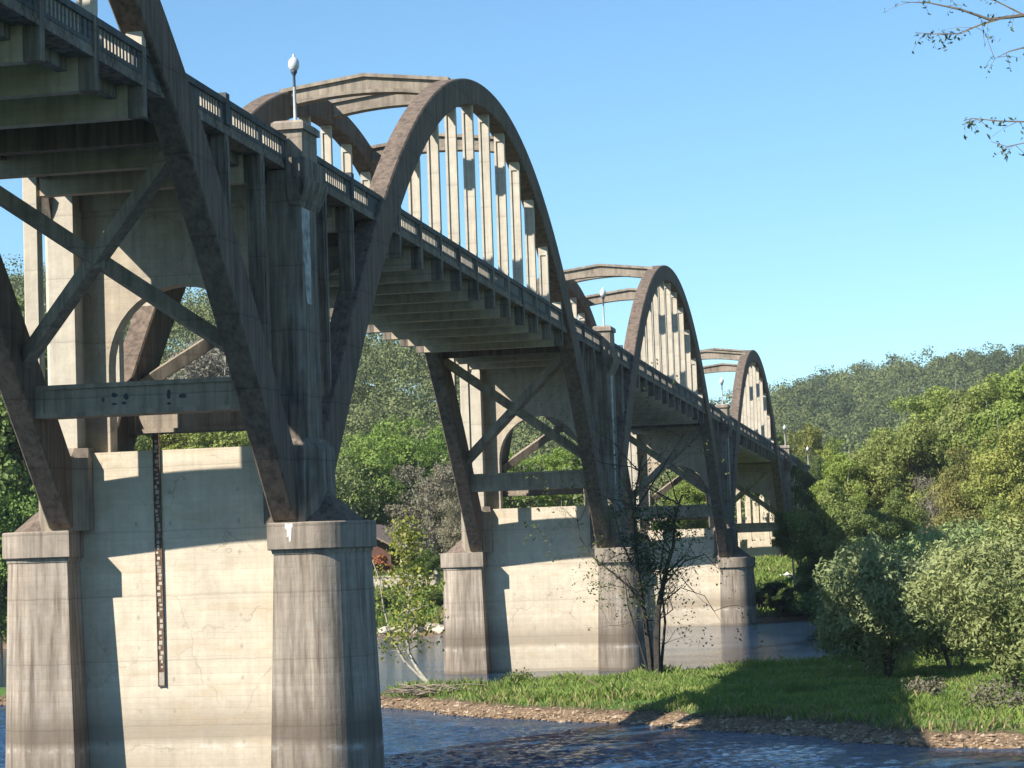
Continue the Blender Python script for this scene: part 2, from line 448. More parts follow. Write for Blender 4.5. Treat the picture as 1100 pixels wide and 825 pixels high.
def portal():
    mb = MB(); n = 20; r = 2.3; zc = 12.7; ring = []
    out = [(-3.2, 10.05), (-3.2, 18.29), (3.2, 18.29), (3.2, 10.05)]
    arch = [(r, 10.05)] + [(r * math.cos(math.pi * i / n), zc + r * 1.04 * math.sin(math.pi * i / n)) for i in range(n + 1)] + [(-r, 10.05)]
    for y in (-.5, .5): pass
    # front/back faces as quads from arch to outline
    m = len(arch)
    outer = []
    for (x, z) in arch:
        if z <= zc: outer.append((3.2 if x > 0 else -3.2, z))
        else:
            a = math.atan2(z - zc, x); 
            # project to rectangle
            k = min(3.2 / abs(math.cos(a)) if abs(math.cos(a)) > 1e-6 else 1e9, (18.29 - zc) / max(math.sin(a), 1e-6))
            outer.append((k * math.cos(a), zc + k * math.sin(a)))
    rings = []
    for A, B in zip(arch, outer):
        rings.append([(A[0], -.3, A[1]), (A[0], .3, A[1]), (B[0], .3, B[1]), (B[0], -.3, B[1])])
    # add the two top corners
    mb.loft(rings)
    for sx in (-1, 1):
        # fill corner triangles
        i = max(range(m), key=lambda q: sx * outer[q][0] + outer[q][1] * .999)
    mb.box(-3.2, 3.2, -.297, .297, 16.6, 18.285)
    mb.box(-3.15, 3.15, -.42, .42, ZB - .0, 18.2)
    return mb
portal_me = portal().mesh('portal_wall', M['portal'])
por_parts = []
for sd in (-1, 1):
    F = (lambda p: p) if sd > 0 else flip
    hex_ = [(3.08, -1.0), (3.9, -1.0), (4.06, -.8), (4.06, .8), (3.9, 1.0), (3.08, 1.0)]
    pm = prism([[(x, y, z) for x, y in F(hex_)] for z in (9.9, 18.28)])
    por_parts.append(('pilaster', pm.mesh('pilaster', M['hanger'] if sd < 0 else M['dark'])))  # sunlit pilaster painted pale, the one in deck shade painted dark
    blk = [(2.72, -1.05), (3.12, -1.45), (4.1, -1.45), (4.4, -.9), (4.4, .9), (4.1, 1.45), (3.12, 1.45), (2.72, 1.05)]
    bm_ = prism([[(x, y, z) for x, y in F(blk)] for z in (CAPT - .01, 9.95)] + [[(x, y * .8, 10.25) for x, y in F([(min(max(a, 2.8), 4.2), b) for a, b in blk])]])
    por_parts.append(('pilaster_base', bm_.mesh('pilaster_base', M['strut'] if sd < 0 else M['dark'])))  # base tones split likewise, shade put into the darker one
    # corbel and lamp pedestal
    def rect(x0, x1, y0, y1, z): return [(sd * x0, y0, z), (sd * x1, y0, z), (sd * x1, y1, z), (sd * x0, y1, z)]
    cb = MB()
    cb.loft([rect(3.75, 4.07, -1.03, 1.03, 17.2), rect(3.75, 4.3, -1.2, 1.2, 17.75), rect(3.75, 4.34, -1.25, 1.25, 18.0)])
    cb.loft([rect(3.7, 4.26, -1.08, 1.08, 18.0), rect(3.7, 4.26, -1.08, 1.08, 18.62)])
    por_parts.append(('corbel', cb.mesh('corbel', M['dark'])))
    pd = MB()
    pd.loft([rect(3.3, 4.14, -.8, .8, 18.62), rect(3.3, 4.14, -.8, .8, 19.5)])
    pd.loft([rect(3.22, 4.22, -.9, .9, 19.5), rect(3.22, 4.22, -.9, .9, 19.7), rect(3.3, 4.14, -.8, .8, 19.78)])
    por_parts.append(('lamp_pedestal', pd.mesh('lamp_pedestal', M['cap'])))
for p in range(5):
    Y = L * (p - 1); off = (0, Y, -GR * Y)
    wl = link('pier_wall', wall_me, ROOT, off)
    for nm, me in pier_parts: link(nm, me, wl)
    po = link('portal_wall', portal_me, ROOT, off)
    for nm, me in por_parts: link(nm, me, po)

# stains on the near pier
def patch(pts, y, mat, name, parent, loc):
    """thin irregular crust on a face that looks along -Y"""
    mb = MB(); n = len(pts)
    mb.loft([[(x, y, z) for x, z in pts], [(x, y - .004, z) for x, z in pts]])
    return link(name, mb.mesh(name, mat), parent, loc)
wall1 = [o for o in ROOT.children if o.name.startswith('pier_wall') and abs(o.location.y) < .1][0]
capR = [o for o in wall1.children if o.name.startswith('pedestal_cap')][1]
strut1 = [o for o in ROOT.children if o.name.startswith('cross_strut')]
patch([(3.62, 7.76), (3.74, 7.74), (3.84, 7.76), (3.85, 7.66), (3.81, 7.6), (3.80, 7.42), (3.79, 7.4), (3.78, 7.24), (3.73, 7.2), (3.72, 7.38), (3.66, 7.34), (3.67, 7.55), (3.61, 7.62)], -1.881, M['white'], 'white_dropping', capR, (0, 0, 0))

def deposit(Y, y0, y1, z0, z1, n):
    """pale lime crust on the outer face of a pilaster"""
    po = [o for o in ROOT.children if o.name.startswith('portal_wall') and abs(o.location.y - Y) < .1][0]
    pl = [o for o in po.children if o.name.startswith('pilaster') and not o.name.startswith('pilaster_base')][1]
    r_ = np.random.RandomState(n); L_, R_ = [], []
    for i in range(16):
        u = i / 15; z = z0 + (z1 - z0) * u; nar = (1 - u) ** 2 * .35 * (y1 - y0)
        L_.append((y0 + nar + r_.normal() * .03 * (u < .9), z)); R_.append((y1 - r_.uniform(0, .06) * (u < .9) - nar * .3, z))
    pts = L_ + R_[::-1]; mb = MB(); mb.loft([[(x, y, z) for y, z in pts] for x in (4.058, 4.066)])
    link('lime_crust', mb.mesh('lime_crust', M['lime']), pl)
deposit(0, -.74, .1, 14.3, 17.15, 1); deposit(L, -.5, .05, 11.2, 17.1, 2); deposit(2 * L, -.3, .1, 12.5, 17.1, 3)

# approach viaduct beyond the last arch
YA, NB = 174.0, 9
ap = MB(); ap.box(-3.64, 3.64, YA, YA + 95, ZS0, ZS1)
for sx in (-2.6, -.9, .9, 2.6): ap.box(sx - .2, sx + .2, YA + .9, YA + 95, 17.5, ZS0 + .01)
link('approach_deck', ap.mesh('approach_deck', M['dark'], True), ROOT)
for sd in (-1, 1):
    mb = MB()
    def bx(a, b, y0, y1, z0, z1):
        mb.box(min(sd * a, sd * b), max(sd * a, sd * b), y0, y1, z0, z1)
    bx(3.47, 3.655, YA + .9, YA + 95, ZS1, 18.66); bx(3.44, 3.685, YA + .9, YA + 95, 19.1, ZR)
    y = YA + 1.2
    while y < YA + 94:
        w_ = .3 if int((y - YA) / .23) % 14 == 0 else .12
        bx(3.5, 3.63, y, y + w_, 18.66, 19.1); y += .235 if w_ < .2 else .42
    link('railing', mb.mesh('railing', M['rail'], True), ROOT)
for i in range(NB):
    y = YA + 6.5 + i * 9.0
    mb = MB()
    for sx in (-2.9, -.95, .95, 2.9): mb.cbox(sx - .24, sx + .24, y - .24, y + .24, -1, 16.6, .04)
    mb.box(-3.3, 3.3, y - .3, y + .3, 16.6, 17.5)
    mb.box(-3.25, 3.25, y - .2, y + .2, 10.6, 11.2)
    link('approach_bent', mb.mesh('approach_bent', M['wall'], True), ROOT)

# street lamps on the pedestals
def lathe(prof, n=14):
    mb = MB(); mb.smooth = True
    mb.loft([[(r * math.cos(2 * math.pi * k / n), r * math.sin(2 * math.pi * k / n), z) for k in range(n)] for r, z in prof])
    return mb
pole_me = lathe([(.09, 0), (.085, .1), (.06, .14), (.052, 1.18), (.056, 1.2)]).mesh('lamp_pole', M['pole'])
neck_me = lathe([(.055, 1.19), (.05, 1.25), (.045, 1.55), (.075, 1.6), (.11, 1.66), (.12, 1.70), (.09, 1.72)]).mesh('lamp_collar', M['iron'])
globe_me = lathe([(.1, 1.71), (.155, 1.76), (.19, 1.85), (.198, 1.94), (.175, 2.03), (.12, 2.10), (.07, 2.13), (.04, 2.15), (.045, 2.19), (.02, 2.24), (.004, 2.26)]).mesh('lamp_globe', M['globe'])
LX = XC + 3.72
for Y, lab in ((0, 'tallest looking white globe lamp on the pedestal above the nearest pier'),
               (L, 'globe lamp on the pedestal above the second pier'),
               (2 * L, 'globe lamp on the pedestal above the third pier, against the wooded ridge'),
               (3 * L, 'globe lamp just past the last arch, before dark trees'),
               (205, 'farthest globe lamp, standing beside the bright green treetop at the bridge end')):
    zb = (19.775 if Y < 200 else 19.27) - GR * Y
    r = empty('street_lamp', (LX, Y, zb), lab, 'street lamp', 'globe lamps along the bridge railing')
    r.scale = (.88, .88, .97)
    link('lamp_pole', pole_me, r); link('lamp_collar', neck_me, r); link('lamp_globe', globe_me, r)

# staff gauge on the near pier wall
gx = onx = XC - .68
gr = empty('staff_gauge', (gx, -.7, 3.05), 'rusty flood gauge strip hanging down the face of the nearest pier wall', 'river gauge')
mb = MB(); mb.box(-.11, .11, -.05, -.012, 0, 7.55); mb.box(-.11, -.085, -.07, -.048, 0, 7.55); mb.box(.085, .11, -.07, -.048, 0, 7.55)
link('gauge_board', mb.mesh('gauge_board', M['rust']), gr)
mb = MB(); z = .55
rg = random.Random(3)
while z < 7.4:
    hh = rg.uniform(.04, .13); xa = rg.choice([-.08, -.05, -.01])
    mb.box(xa, min(.08, xa + rg.uniform(.06, .12)), -.058, -.049, z, z + hh); z += hh + rg.uniform(.02, .09)
mb.box(-.08, .08, -.058, -.049, .04, .42)
link('gauge_marks', mb.mesh('gauge_marks', M['stone']), gr)

# ------------------------------------------------------------------ terrain
def vnoise(x, y, s, seed=0):
    a = 0.
    rr = np.random.RandomState(seed)
    for i in range(5):
        th = rr.uniform(0, 6.28); k = s * rr.uniform(.7, 1.8); ph = rr.uniform(0, 6.28)
        a = a + np.sin((x * math.cos(th) + y * math.sin(th)) * k + ph + 1.3 * np.sin((x * math.sin(th) - y * math.cos(th)) * k * .7 + ph))
    return a / 5
BAR = [(-120, 52), (-60, 45), (-40, 41.5), (-30, 38.8), (-20, 37), (-12, 34.5), (-7.5, 31.8), (-2, 26.8), (3.3, 22.3), (7.3, 19), (12.5, 14.5), (17.7, 9.6), (20.5, 8.1),
       (30, 2), (60, -14), (140, -25), (140, 130), (60, 104), (40, 92), (28, 80), (20, 66), (12, 55), (5, 47), (-1, 41.5), (-5, 38.3), (-8, 37.5), (-14, 39.5), (-22, 43.7), (-30, 47), (-45, 51.5), (-60, 55), (-120, 63)]
def sdist(x, y, poly):
    d = np.full(x.shape, 1e9); ins = np.zeros(x.shape, bool); n = len(poly)
    for i in range(n):
        ax, ay = poly[i]; bx, by = poly[(i + 1) % n]
        ex, ey = bx - ax, by - ay
        t = np.clip(((x - ax) * ex + (y - ay) * ey) / (ex * ex + ey * ey), 0, 1)
        d = np.minimum(d, np.hypot(x - ax - t * ex, y - ay - t * ey))
        c = ((ay > y) != (by > y)) & (x < (bx - ax) * (y - ay) / (by - ay + 1e-12) + ax)
        ins ^= c
    return np.where(ins, d, -d)
def crest(x): return np.interp(x, [-600, -160, -120, -75, -45, -20, 80, 400], [62, 50, 44, 34, 20, 9, 8, 30])
def ridge(x): return np.interp(x, [-900, -260, -150, -90, -30, 40, 120, 900], [84, 62, 43, 44, 58, 65, 74, 96])
def ground(x, y):
    x = np.asarray(x, float); y = np.asarray(y, float)
    wob = vnoise(x, y, .35, 1) * .9 + vnoise(x, y, 1.2, 2) * .5
    d = sdist(x, y, BAR) + wob * 1.05 + vnoise(x, y, 3.1, 12) * .22
    bed = -.25 - np.clip(-d, 0, 12) * .075 + vnoise(x, y, 1.5, 5) * .05
    up = np.interp(d, [0, .6, 1.15, 1.7, 3.2, 9, 20], [.0, .09, .2, .46, .60, .68, .8])
    z = np.where(d > 0, up + (vnoise(x, y, .9, 3) * .14 + vnoise(x, y, 2.3, 7) * .07) * np.clip(d - 1.6, 0, 1), np.maximum(bed, -1.3) + .25 * np.clip(1 + d / .8, 0, 1))
    ys = np.interp(x, [-400, -57, -25, -10, 4, 8, 12, 18, 26, 40, 100, 400], [100, 107, 111, 117, 121, 117, 107, 91, 77, 70, 90, 120]) + wob * 1.05 + vnoise(x, y, 3.1, 12) * .22
    e = y - ys
    fb = np.interp(e, [-8, 0, 2.5, 6, 16, 35, 60], [-1.3, 0, .5, 1.6, 3.2, 3.9, 4.5])
    cr = crest(x)
    t = np.clip((e - 35) / 165., 0, 1); t = t * t * (3 - 2 * t)
    hill = fb + t * (cr - 6) + vnoise(x, y, .035, 8) * 2.2 * t
    t2 = np.clip((y - 430) / 470., 0, 1); t2 = t2 * t2 * (3 - 2 * t2)
    hill = np.where(y > 300, np.maximum(hill, 5 + t2 * (ridge(x) - 5) + vnoise(x, y, .012, 9) * 4 * t2), hill)
    z = np.where(e > -8, np.maximum(z, hill), z)
    nb = np.clip((-38 - y) / 22., 0, 1); nb = nb * nb * (3 - 2 * nb)
    z = np.where(y < -38, np.maximum(z, -1.2 + nb * 6.4), z)
    return z
def axis(segs):
    a = []
    for lo, hi, st in segs: a += list(np.arange(lo, hi, st))
    return np.array(a + [segs[-1][1]])
gxs = axis([(-1500, -400, 100), (-400, -130, 15), (-130, -62, 4), (-62, 50, .7), (50, 140, 4), (140, 400, 20), (400, 1500, 100)])
gys = axis([(-1500, -200, 100), (-200, -70, 8), (-70, 0, 2.5), (0, 70, .55), (70, 100, 1.5), (100, 140, .9), (140, 420, 6), (420, 1100, 25), (1100, 1600, 60), (1600, 4000, 400)])
X, Y_ = np.meshgrid(gxs, gys); Z = ground(X, Y_)
def grid_mesh(name, X, Y, Z, mat):
    ny, nx = X.shape
    co = np.stack([X, Y, Z], -1).reshape(-1, 3)
    i = np.arange(ny * nx).reshape(ny, nx)
    q = np.stack([i[:-1, :-1], i[:-1, 1:], i[1:, 1:], i[1:, :-1]], -1).reshape(-1, 4)
    return quads(name, co, q, mat, True)
def quads(name, co, q, mat, smooth=False):
    me = bpy.data.meshes.new(name); co = np.ascontiguousarray(co, np.float32)
    me.vertices.add(len(co)); me.vertices.foreach_set('co', co.ravel())
    me.loops.add(q.size); me.loops.foreach_set('vertex_index', q.ravel().astype(np.int32))
    me.polygons.add(len(q)); k = q.shape[1]
    me.polygons.foreach_set('loop_start', np.arange(0, q.size, k, dtype=np.int32))
    try: me.polygons.foreach_set('loop_total', np.full(len(q), k, np.int32))
    except Exception: pass
    me.polygons.foreach_set('use_smooth', np.full(len(q), smooth))
    me.materials.append(mat); me.update(calc_edges=True); me.validate()
    return me
# ground material: wet bed, gravel, soil, turf by height
m, t = nt('ground_surface'); g = G(t)
pos = g.n('ShaderNodeNewGeometry').outputs['Position']; sep = g.n('ShaderNodeSeparateXYZ'); g.l(pos, sep.inputs[0])
zn = g.math('ADD', sep.outputs[2], g.math('MULTIPLY', g.math('SUBTRACT', g.noise(pos, 1.3, 5), .5), .5))
vor = g.n('ShaderNodeTexVoronoi', i_Scale=5.5); g.l(pos, vor.inputs['Vector'])
grav = g.mix(vor.outputs['Color'], (.20, .13, .075), (.34, .235, .145))
grav = g.mix(g.ramp(vor.outputs['Distance'], [(.25, 0.), (.55, .7)]), grav, (.10, .07, .045))
bed = g.mix(g.noise(pos, 2.5, 5), (.035, .04, .03), (.13, .095, .055))
bed = g.mix(g.ramp(vor.outputs['Distance'], [(.2, 0.), (.6, .5)]), bed, (.02, .02, .02))
shal = g.mix(.6, grav, (.30, .165, .055))
c = g.mix(g.rng(zn, -.75, -.28), bed, shal)
c = g.mix(g.rng(zn, -.08, .06), c, grav)
turf = g.mix(g.noise(pos, 1.1, 6, .65), (.035, .075, .015), (.10, .17, .04))
soil = (.10, .07, .045)
c = g.mix(g.rng(zn, .26, .36), c, soil)
c = g.mix(g.rng(zn, .36, .5), c, turf)
forest = g.mix(g.noise(pos, .35, 4), (.03, .04, .015), (.08, .085, .035))
c = g.mix(g.rng(sep.outputs[2], 6.2, 9), c, forest)
h = g.math('ADD', g.math('MULTIPLY', vor.outputs['Distance'], -.8), g.noise(pos, 4, 6))
g.out(g.bsdf(c, .95, h, .6, .08, .15).outputs[0]); M['ground'] = m
link('ground', grid_mesh('ground', X, Y_, Z, M['ground']), kind='structure')

# ------------------------------------------------------------------ water
m, t = nt('river_water'); g = G(t)
geo = g.n('ShaderNodeNewGeometry'); pos = geo.outputs['Position']; sep = g.n('ShaderNodeSeparateXYZ'); g.l(pos, sep.inputs[0])
rot = g.n('ShaderNodeMapping'); rot.inputs['Rotation'].default_value = (0, 0, R(38)); rot.inputs['Scale'].default_value = (.75, 1.5, 1); g.l(pos, rot.inputs['Vector'])
rough_near = g.rng(sep.outputs[1], 36, 50, 1., .22)
patchy = g.rng(g.noise(g.map(pos, (.09, .2, 1)), 1., 3), .35, .65, .45, 1.)
w1 = g.noise(rot.outputs[0], 1.5, 5, .62, .7); w2 = g.noise(rot.outputs[0], 5.2, 4, .6, .5)
hgt = g.math('MULTIPLY', g.math('MULTIPLY', g.math('ADD', w1, g.math('MULTIPLY', w2, .33)), rough_near), patchy)
bp = g.n('ShaderNodeBump'); bp.inputs['Strength'].default_value = 1.; bp.inputs['Distance'].default_value = .2; g.l(hgt, bp.inputs['Height'])
gl = g.n('ShaderNodeBsdfGlossy'); gl.inputs['Roughness'].default_value = .06; gl.inputs['Color'].default_value = (.95, .97, 1, 1); g.l(bp.outputs[0], gl.inputs['Normal'])
tr = g.n('ShaderNodeBsdfTransparent'); tr.inputs[0].default_value = (.74, .68, .52, 1)
df = g.n('ShaderNodeBsdfDiffuse'); df.inputs[0].default_value = (.04, .115, .23, 1)
mm = g.n('ShaderNodeMixShader'); mm.inputs[0].default_value = .38; g.l(tr.outputs[0], mm.inputs[1]); g.l(df.outputs[0], mm.inputs[2])
fr = g.n('ShaderNodeFresnel'); fr.inputs[0].default_value = 1.33; g.l(bp.outputs[0], fr.inputs['Normal'])
ms = g.n('ShaderNodeMixShader'); g.l(fr.outputs[0], ms.inputs[0]); g.l(mm.outputs[0], ms.inputs[1]); g.l(gl.outputs[0], ms.inputs[2])
g.out(ms.outputs[0]); M['water'] = m
xs = axis([(-400, -60, 40), (-60, -26, 2), (-26, 30, .16), (30, 60, 2), (60, 400, 40)])
ys = axis([(-62, -12, 5), (-12, 38, .16), (38, 64, .8), (64, 158, 10)]); WX, WY = np.meshgrid(xs, ys)
def ripples(x, y):
    r_ = np.random.RandomState(77); a = 0
    for i in range(60):
        lam = 10 ** r_.uniform(-.4, .45); th = R(-52) + r_.normal() * .75; k = 2 * math.pi / lam
        ph = r_.uniform(0, 6.28); wx = np.sin(x * .21 + ph) * .8 + np.sin(y * .33 + ph * 2) * .8
        sn = np.sin((x * math.cos(th) + y * math.sin(th)) * k + ph + wx)
        a = a + lam * .0135 * (1 - np.abs(sn)) ** 1.3 * r_.uniform(.4, 1)
    return a
dd = sdist(WX, WY, BAR)
calm = np.clip(-dd / 4.5, 0.04, 1) * np.where(WY < 36, 1, np.clip((46 - WY) / 10, .05, 1)) * (.55 + .45 * np.clip(vnoise(WX, WY, .16, 4) * 1.6 + .5, 0, 1))
fine_ = (WX > -27) & (WX < 31) & (WY > -13) & (WY < 40)
rp = ripples(WX, WY); WZ = np.where(fine_, (rp - rp.mean()) * calm, 0)
link('river', grid_mesh('river', WX, WY, WZ, M['water']), kind='structure')

# ------------------------------------------------------------------ vegetation
def leaf_quads(P, N, size, rs, elong=1.6, jit=.5):
    n = len(P)
    N = N + rs.normal(size=(n, 3)) * jit; N /= np.linalg.norm(N, axis=1, keepdims=True)
    a = rs.normal(size=(n, 3)); U = np.cross(N, a); U /= np.linalg.norm(U, axis=1, keepdims=True); V = np.cross(N, U)
    s = (size * rs.uniform(.6, 1.35, n))[:, None]
    co = np.stack([P - U * s * elong * .5, P - V * s * .5 + N * s * .12, P + U * s * elong * .5, P + V * s * .5 + N * s * .12], 1).reshape(-1, 3)
    q = np.arange(4 * n).reshape(n, 4)
    return co, q
def lobes_crown(rs, H, W, n_lobes, n_leaf, size, low=.25, lr=(.085, .17), shape='oval', elong=1.5, sq=.68):
    """leaf clumps over many lobes spread through the crown's volume"""
    C = []; o1 = rs.uniform(0, 6)
    for i in range(int(n_lobes * 1.4)):
        while True:
            p = rs.uniform(-1, 1, 3)
            if p @ p < 1: break
        p *= .86 / max(.35, np.linalg.norm(p)) ** .35
        zc = (low + 1) / 2 * H; zr = (1 - low) / 2 * H
        wid = 1.
        if shape == 'pear': wid = 1.15 - .45 * (p[2] + 1) / 2
        if shape == 'cone': wid = 1.2 - .95 * (p[2] + 1) / 2
        if shape == 'fan': wid = .55 + .6 * (p[2] + 1) / 2
        ou = .78 + .30 * math.sin(p[0] * 5.1 + p[2] * 3.7 + o1) * math.cos(p[1] * 4.3 - p[2] * 4.9 + o1 * 2)
        if i % 3 == 2: ou *= 1.13      # small sprays that stick out
        C.append((p[0] * W / 2 * .92 * wid * ou, p[1] * W / 2 * .92 * wid * ou, zc + p[2] * zr * .98 * ou, rs.uniform(*lr) * W * (.5 if i % 3 == 2 else 1.)))
    C = np.array(C)
    wgt = C[:, 3] ** 2; idx = rs.choice(len(C), n_leaf, p=wgt / wgt.sum())
    d = rs.normal(size=(n_leaf, 3)); d[:, 2] = d[:, 2] * .8 + .18; d /= np.linalg.norm(d, axis=1, keepdims=True)
    r = C[idx, 3] * rs.uniform(.35, 1.0, n_leaf) ** .45 * (1 + .22 * np.sin(d[:, 0] * 7 + idx) * np.cos(d[:, 1] * 6 + idx))
    P = C[idx, :3] + d * r[:, None] * np.array([1.08, 1.08, sq])
    return leaf_quads(P, d, size, rs, elong), C
def limbs(rs, C, H, r0, stems=1, fork=.3, n=None, spread=.05):
    mb = MB(); idx = rs.permutation(len(C))[:n or min(len(C), 14)]
    for s in range(stems):
        a = rs.uniform(0, 6.28); bx, by = (spread * H * math.cos(a), spread * H * math.sin(a)) if stems > 1 else (0, 0)
        tx, ty = rs.normal() * .03 * H + bx * 2, rs.normal() * .03 * H + by * 2
        base = np.array([bx * .5, by * .5, -.4]); f = np.array([tx * .6, ty * .6, fork * H]); top = np.array([tx, ty, H * .72])
        mb.tube([base, base * .6 + f * .4 + rs.normal(size=3) * .01 * H, f, (f + top) / 2 + rs.normal(size=3) * .02 * H, top], [r0 * 1.25, r0, r0 * .8, r0 * .45, r0 * .15], 7)
        for i in idx[s::stems]:
            tgt = C[i, :3]; u = rs.uniform(.0, .8); st = f * (1 - u) + top * u
            if st[2] > tgt[2]: st = f * .9
            mid = (st * .55 + tgt * .45) + np.array([0, 0, -.03 * H]) + rs.normal(size=3) * .02 * H
            mb.tube([st, mid, tgt, tgt + (tgt - mid) * .35], [r0 * .42, r0 * .28, r0 * .12, r0 * .03], 5)
    return mb
TREES = {}
def template(key, H, W, nl, nleaf, size, leafm, barkm, r0, seed, **kw):
    rs = np.random.RandomState(seed); st = kw.pop('stems', 1); fk = kw.pop('fork', .3); nb = kw.pop('nb', None); sp = kw.pop('spread', .05)
    (co, q), C = lobes_crown(rs, H, W, nl, nleaf, size, **kw)
    TREES[key] = (quads('crown', co, q, M[leafm]), limbs(rs, C, H, r0, st, fk, nb, sp).mesh('trunk', M[barkm]), H)
template('broad1', 12, 9, 52, 27000, .14, 'leaf', 'bark', .22, 11, low=.16)
template('broad2', 12, 8, 48, 26000, .14, 'leaf', 'bark', .2, 12, low=.12, shape='pear')
template('bright', 12, 10, 54, 29000, .14, 'leaf_bright', 'bark', .2, 13, low=.1)
template('light', 12, 8.5, 50, 26000, .11, 'leaf_bright', 'palebark', .18, 14, low=.2, lr=(.07, .14), shape='pear')
template('grey', 10, 9, 60, 20000, .10, 'leaf_grey', 'palebark', .16, 15, low=.05, lr=(.07, .13), stems=3)
template('shade', 12, 8, 40, 16000, .15, 'leaf', 'palebark', .17, 16, low=.32, stems=2, spread=.03, lr=(.08, .16))
template('bush', 3, 3.6, 30, 9000, .11, 'leaf', 'bark', .05, 17, low=.02, stems=3)
template('willow1', 5.6, 7.0, 96, 32000, .085, 'leaf_willow', 'darkbark', .06, 18, low=.04, lr=(.07, .14), stems=7, fork=.18, nb=40, shape='oval', spread=.07, elong=2.4, sq=1.05)
template('willow2', 6.2, 8.0, 104, 36000, .085, 'leaf_willow', 'bark', .06, 19, low=.0, lr=(.07, .14), stems=7, fork=.15, nb=40, shape='oval', spread=.07, elong=2.4, sq=1.05)
def gz(x, y): return float(ground(np.array([[x]]), np.array([[y]]))[0, 0])
def tree(name, key, x, y, h, label, cat='tree', col=(1, 1, 1), w=1., rot=None, group=None):
    cr, tr, H = TREES[key]
    r = empty(name, (x, y, gz(x, y)), label, cat, group)
    h = max(h - gz(x, y), 1.5)          # h is the height of the treetop above the water
    s = h / H; r.scale = (s * w, s * w, s); r.rotation_euler = (0, 0, random.uniform(0, 6.28) if rot is None else rot)
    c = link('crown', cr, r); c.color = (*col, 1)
    link('trunk', tr, r)
    return r
tree('bank_tree', 'broad1', 8.1, 118.0, 11.8, 'rounded mid green tree nearest the bridge on the right far bank, half in its shadow', 'tree', (1, 1.05, 0.9), 0.90, group='trees along the far bank')
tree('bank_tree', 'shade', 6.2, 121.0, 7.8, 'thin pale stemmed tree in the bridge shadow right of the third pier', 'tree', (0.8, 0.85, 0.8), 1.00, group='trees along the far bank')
tree('bank_tree', 'light', 8.3, 128.0, 14.8, 'bright yellow green treetop rising just right of the bridge end', 'tree', (1.05, 1.05, 0.9), 0.90, group='trees along the far bank')
tree('bank_tree', 'bright', 11.4, 131.0, 16.1, 'broad olive green tree with a faint orange tinge on the right bank', 'tree', (0.95, 0.85, 0.9), 1.00, group='trees along the far bank')
tree('bank_tree', 'broad2', 14.7, 127.0, 17.5, 'mid green tree behind the olive one on the right bank', 'tree', (1.2, 1.15, 1.0), 0.90, group='trees along the far bank')
tree('tall_tree', 'light', 15.8, 150.0, 21.9, 'tallest pale lime treetop on the right, standing above the ridge line', 'tree', (1.1, 1.05, 1.0), 1.20, group='tall trees on the banks')
tree('tall_tree', 'broad1', 18.9, 140.0, 20.4, 'greyish green tall tree right of the lime treetop', 'tree', (1.1, 1.05, 1.1), 1.00, group='tall trees on the banks')
tree('tall_tree', 'light', 21.2, 138.0, 22.0, 'tall yellow green tree reaching the skyline near the right edge', 'tree', (1.0, 0.95, 0.9), 1.10, group='tall trees on the banks')
tree('tall_tree', 'broad2', 23.7, 120.0, 21.7, 'leafy green tree at the right edge, highest crown in view there', 'tree', (1.05, 1.15, 0.8), 1.00, group='tall trees on the banks')
tree('bank_tree', 'bright', 18.5, 108.0, 13.6, 'dense green tree in the middle of the right bank thicket', 'tree', (1.0, 0.75, 0.85), 0.80, group='trees along the far bank')
tree('bank_tree', 'light', 22.1, 96.0, 15.5, 'pale cream flecked young tree near the right edge over the willows', 'tree', (1.3, 1.1, 1.1), 1.00, group='trees along the far bank')
tree('bank_tree', 'grey', 16.7, 118.0, 12.2, 'brown grey half bare tree between green ones on the right bank', 'tree', (1, 1, 1), 0.90, group='trees along the far bank')
tree('bank_tree', 'broad1', 13.1, 112.0, 10.8, 'dark leaved tree directly behind the left willow', 'tree', (0.95, 1.0, 0.85), 0.90, group='trees along the far bank')
tree('bank_tree', 'shade', 11.1, 108.0, 9.0, 'low spreading tree with horizontal boughs behind the left willow', 'tree', (0.9, 0.95, 0.85), 1.00, group='trees along the far bank')
tree('bank_tree', 'broad2', 20.8, 86.0, 9.7, 'leafy tree just behind the large right hand willow', 'tree', (1.1, 1.1, 0.9), 0.90, group='trees along the far bank')
tree('bank_tree', 'bright', 24.0, 82.0, 11.8, 'dense green tree cut by the right edge of the view', 'tree', (1, 0.8, 0.8), 1.00, group='trees along the far bank')
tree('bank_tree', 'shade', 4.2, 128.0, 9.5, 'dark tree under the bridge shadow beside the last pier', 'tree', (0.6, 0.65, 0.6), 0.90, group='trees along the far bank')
tree('far_tree', 'bright', -2.9, 215.0, 20.2, 'green tree directly behind the farthest lamp', 'tree', (0.85, 0.7, 0.8), 0.80, group='trees beyond the bridge')
tree('far_tree', 'broad2', -3.1, 250.0, 23.6, 'olive brown tree beyond the bridge end', 'tree', (1.1, 0.95, 0.7), 0.80, group='trees beyond the bridge')
tree('far_tree', 'broad1', -2.5, 190.0, 19.4, 'dark green tree beyond the end of the last arch', 'tree', (0.75, 0.85, 0.8), 0.70, group='trees beyond the bridge')
tree('far_tree', 'bright', 0.9, 235.0, 20.0, 'small bright green tree below the brown ridge', 'tree', (1.0, 0.95, 0.7), 0.70, group='trees beyond the bridge')
tree('far_tree', 'broad1', 3.0, 180.0, 16.1, 'dark conical tree behind the bridge end railing', 'tree', (0.6, 0.7, 0.7), 0.70, group='trees beyond the bridge')
tree('bank_tree', 'bright', -42.3, 177.0, 22.0, 'vivid green rounded tree beyond the cabin, left of the second pier', 'tree', (0.9, 1.0, 0.8), 1.10, group='trees along the far bank')
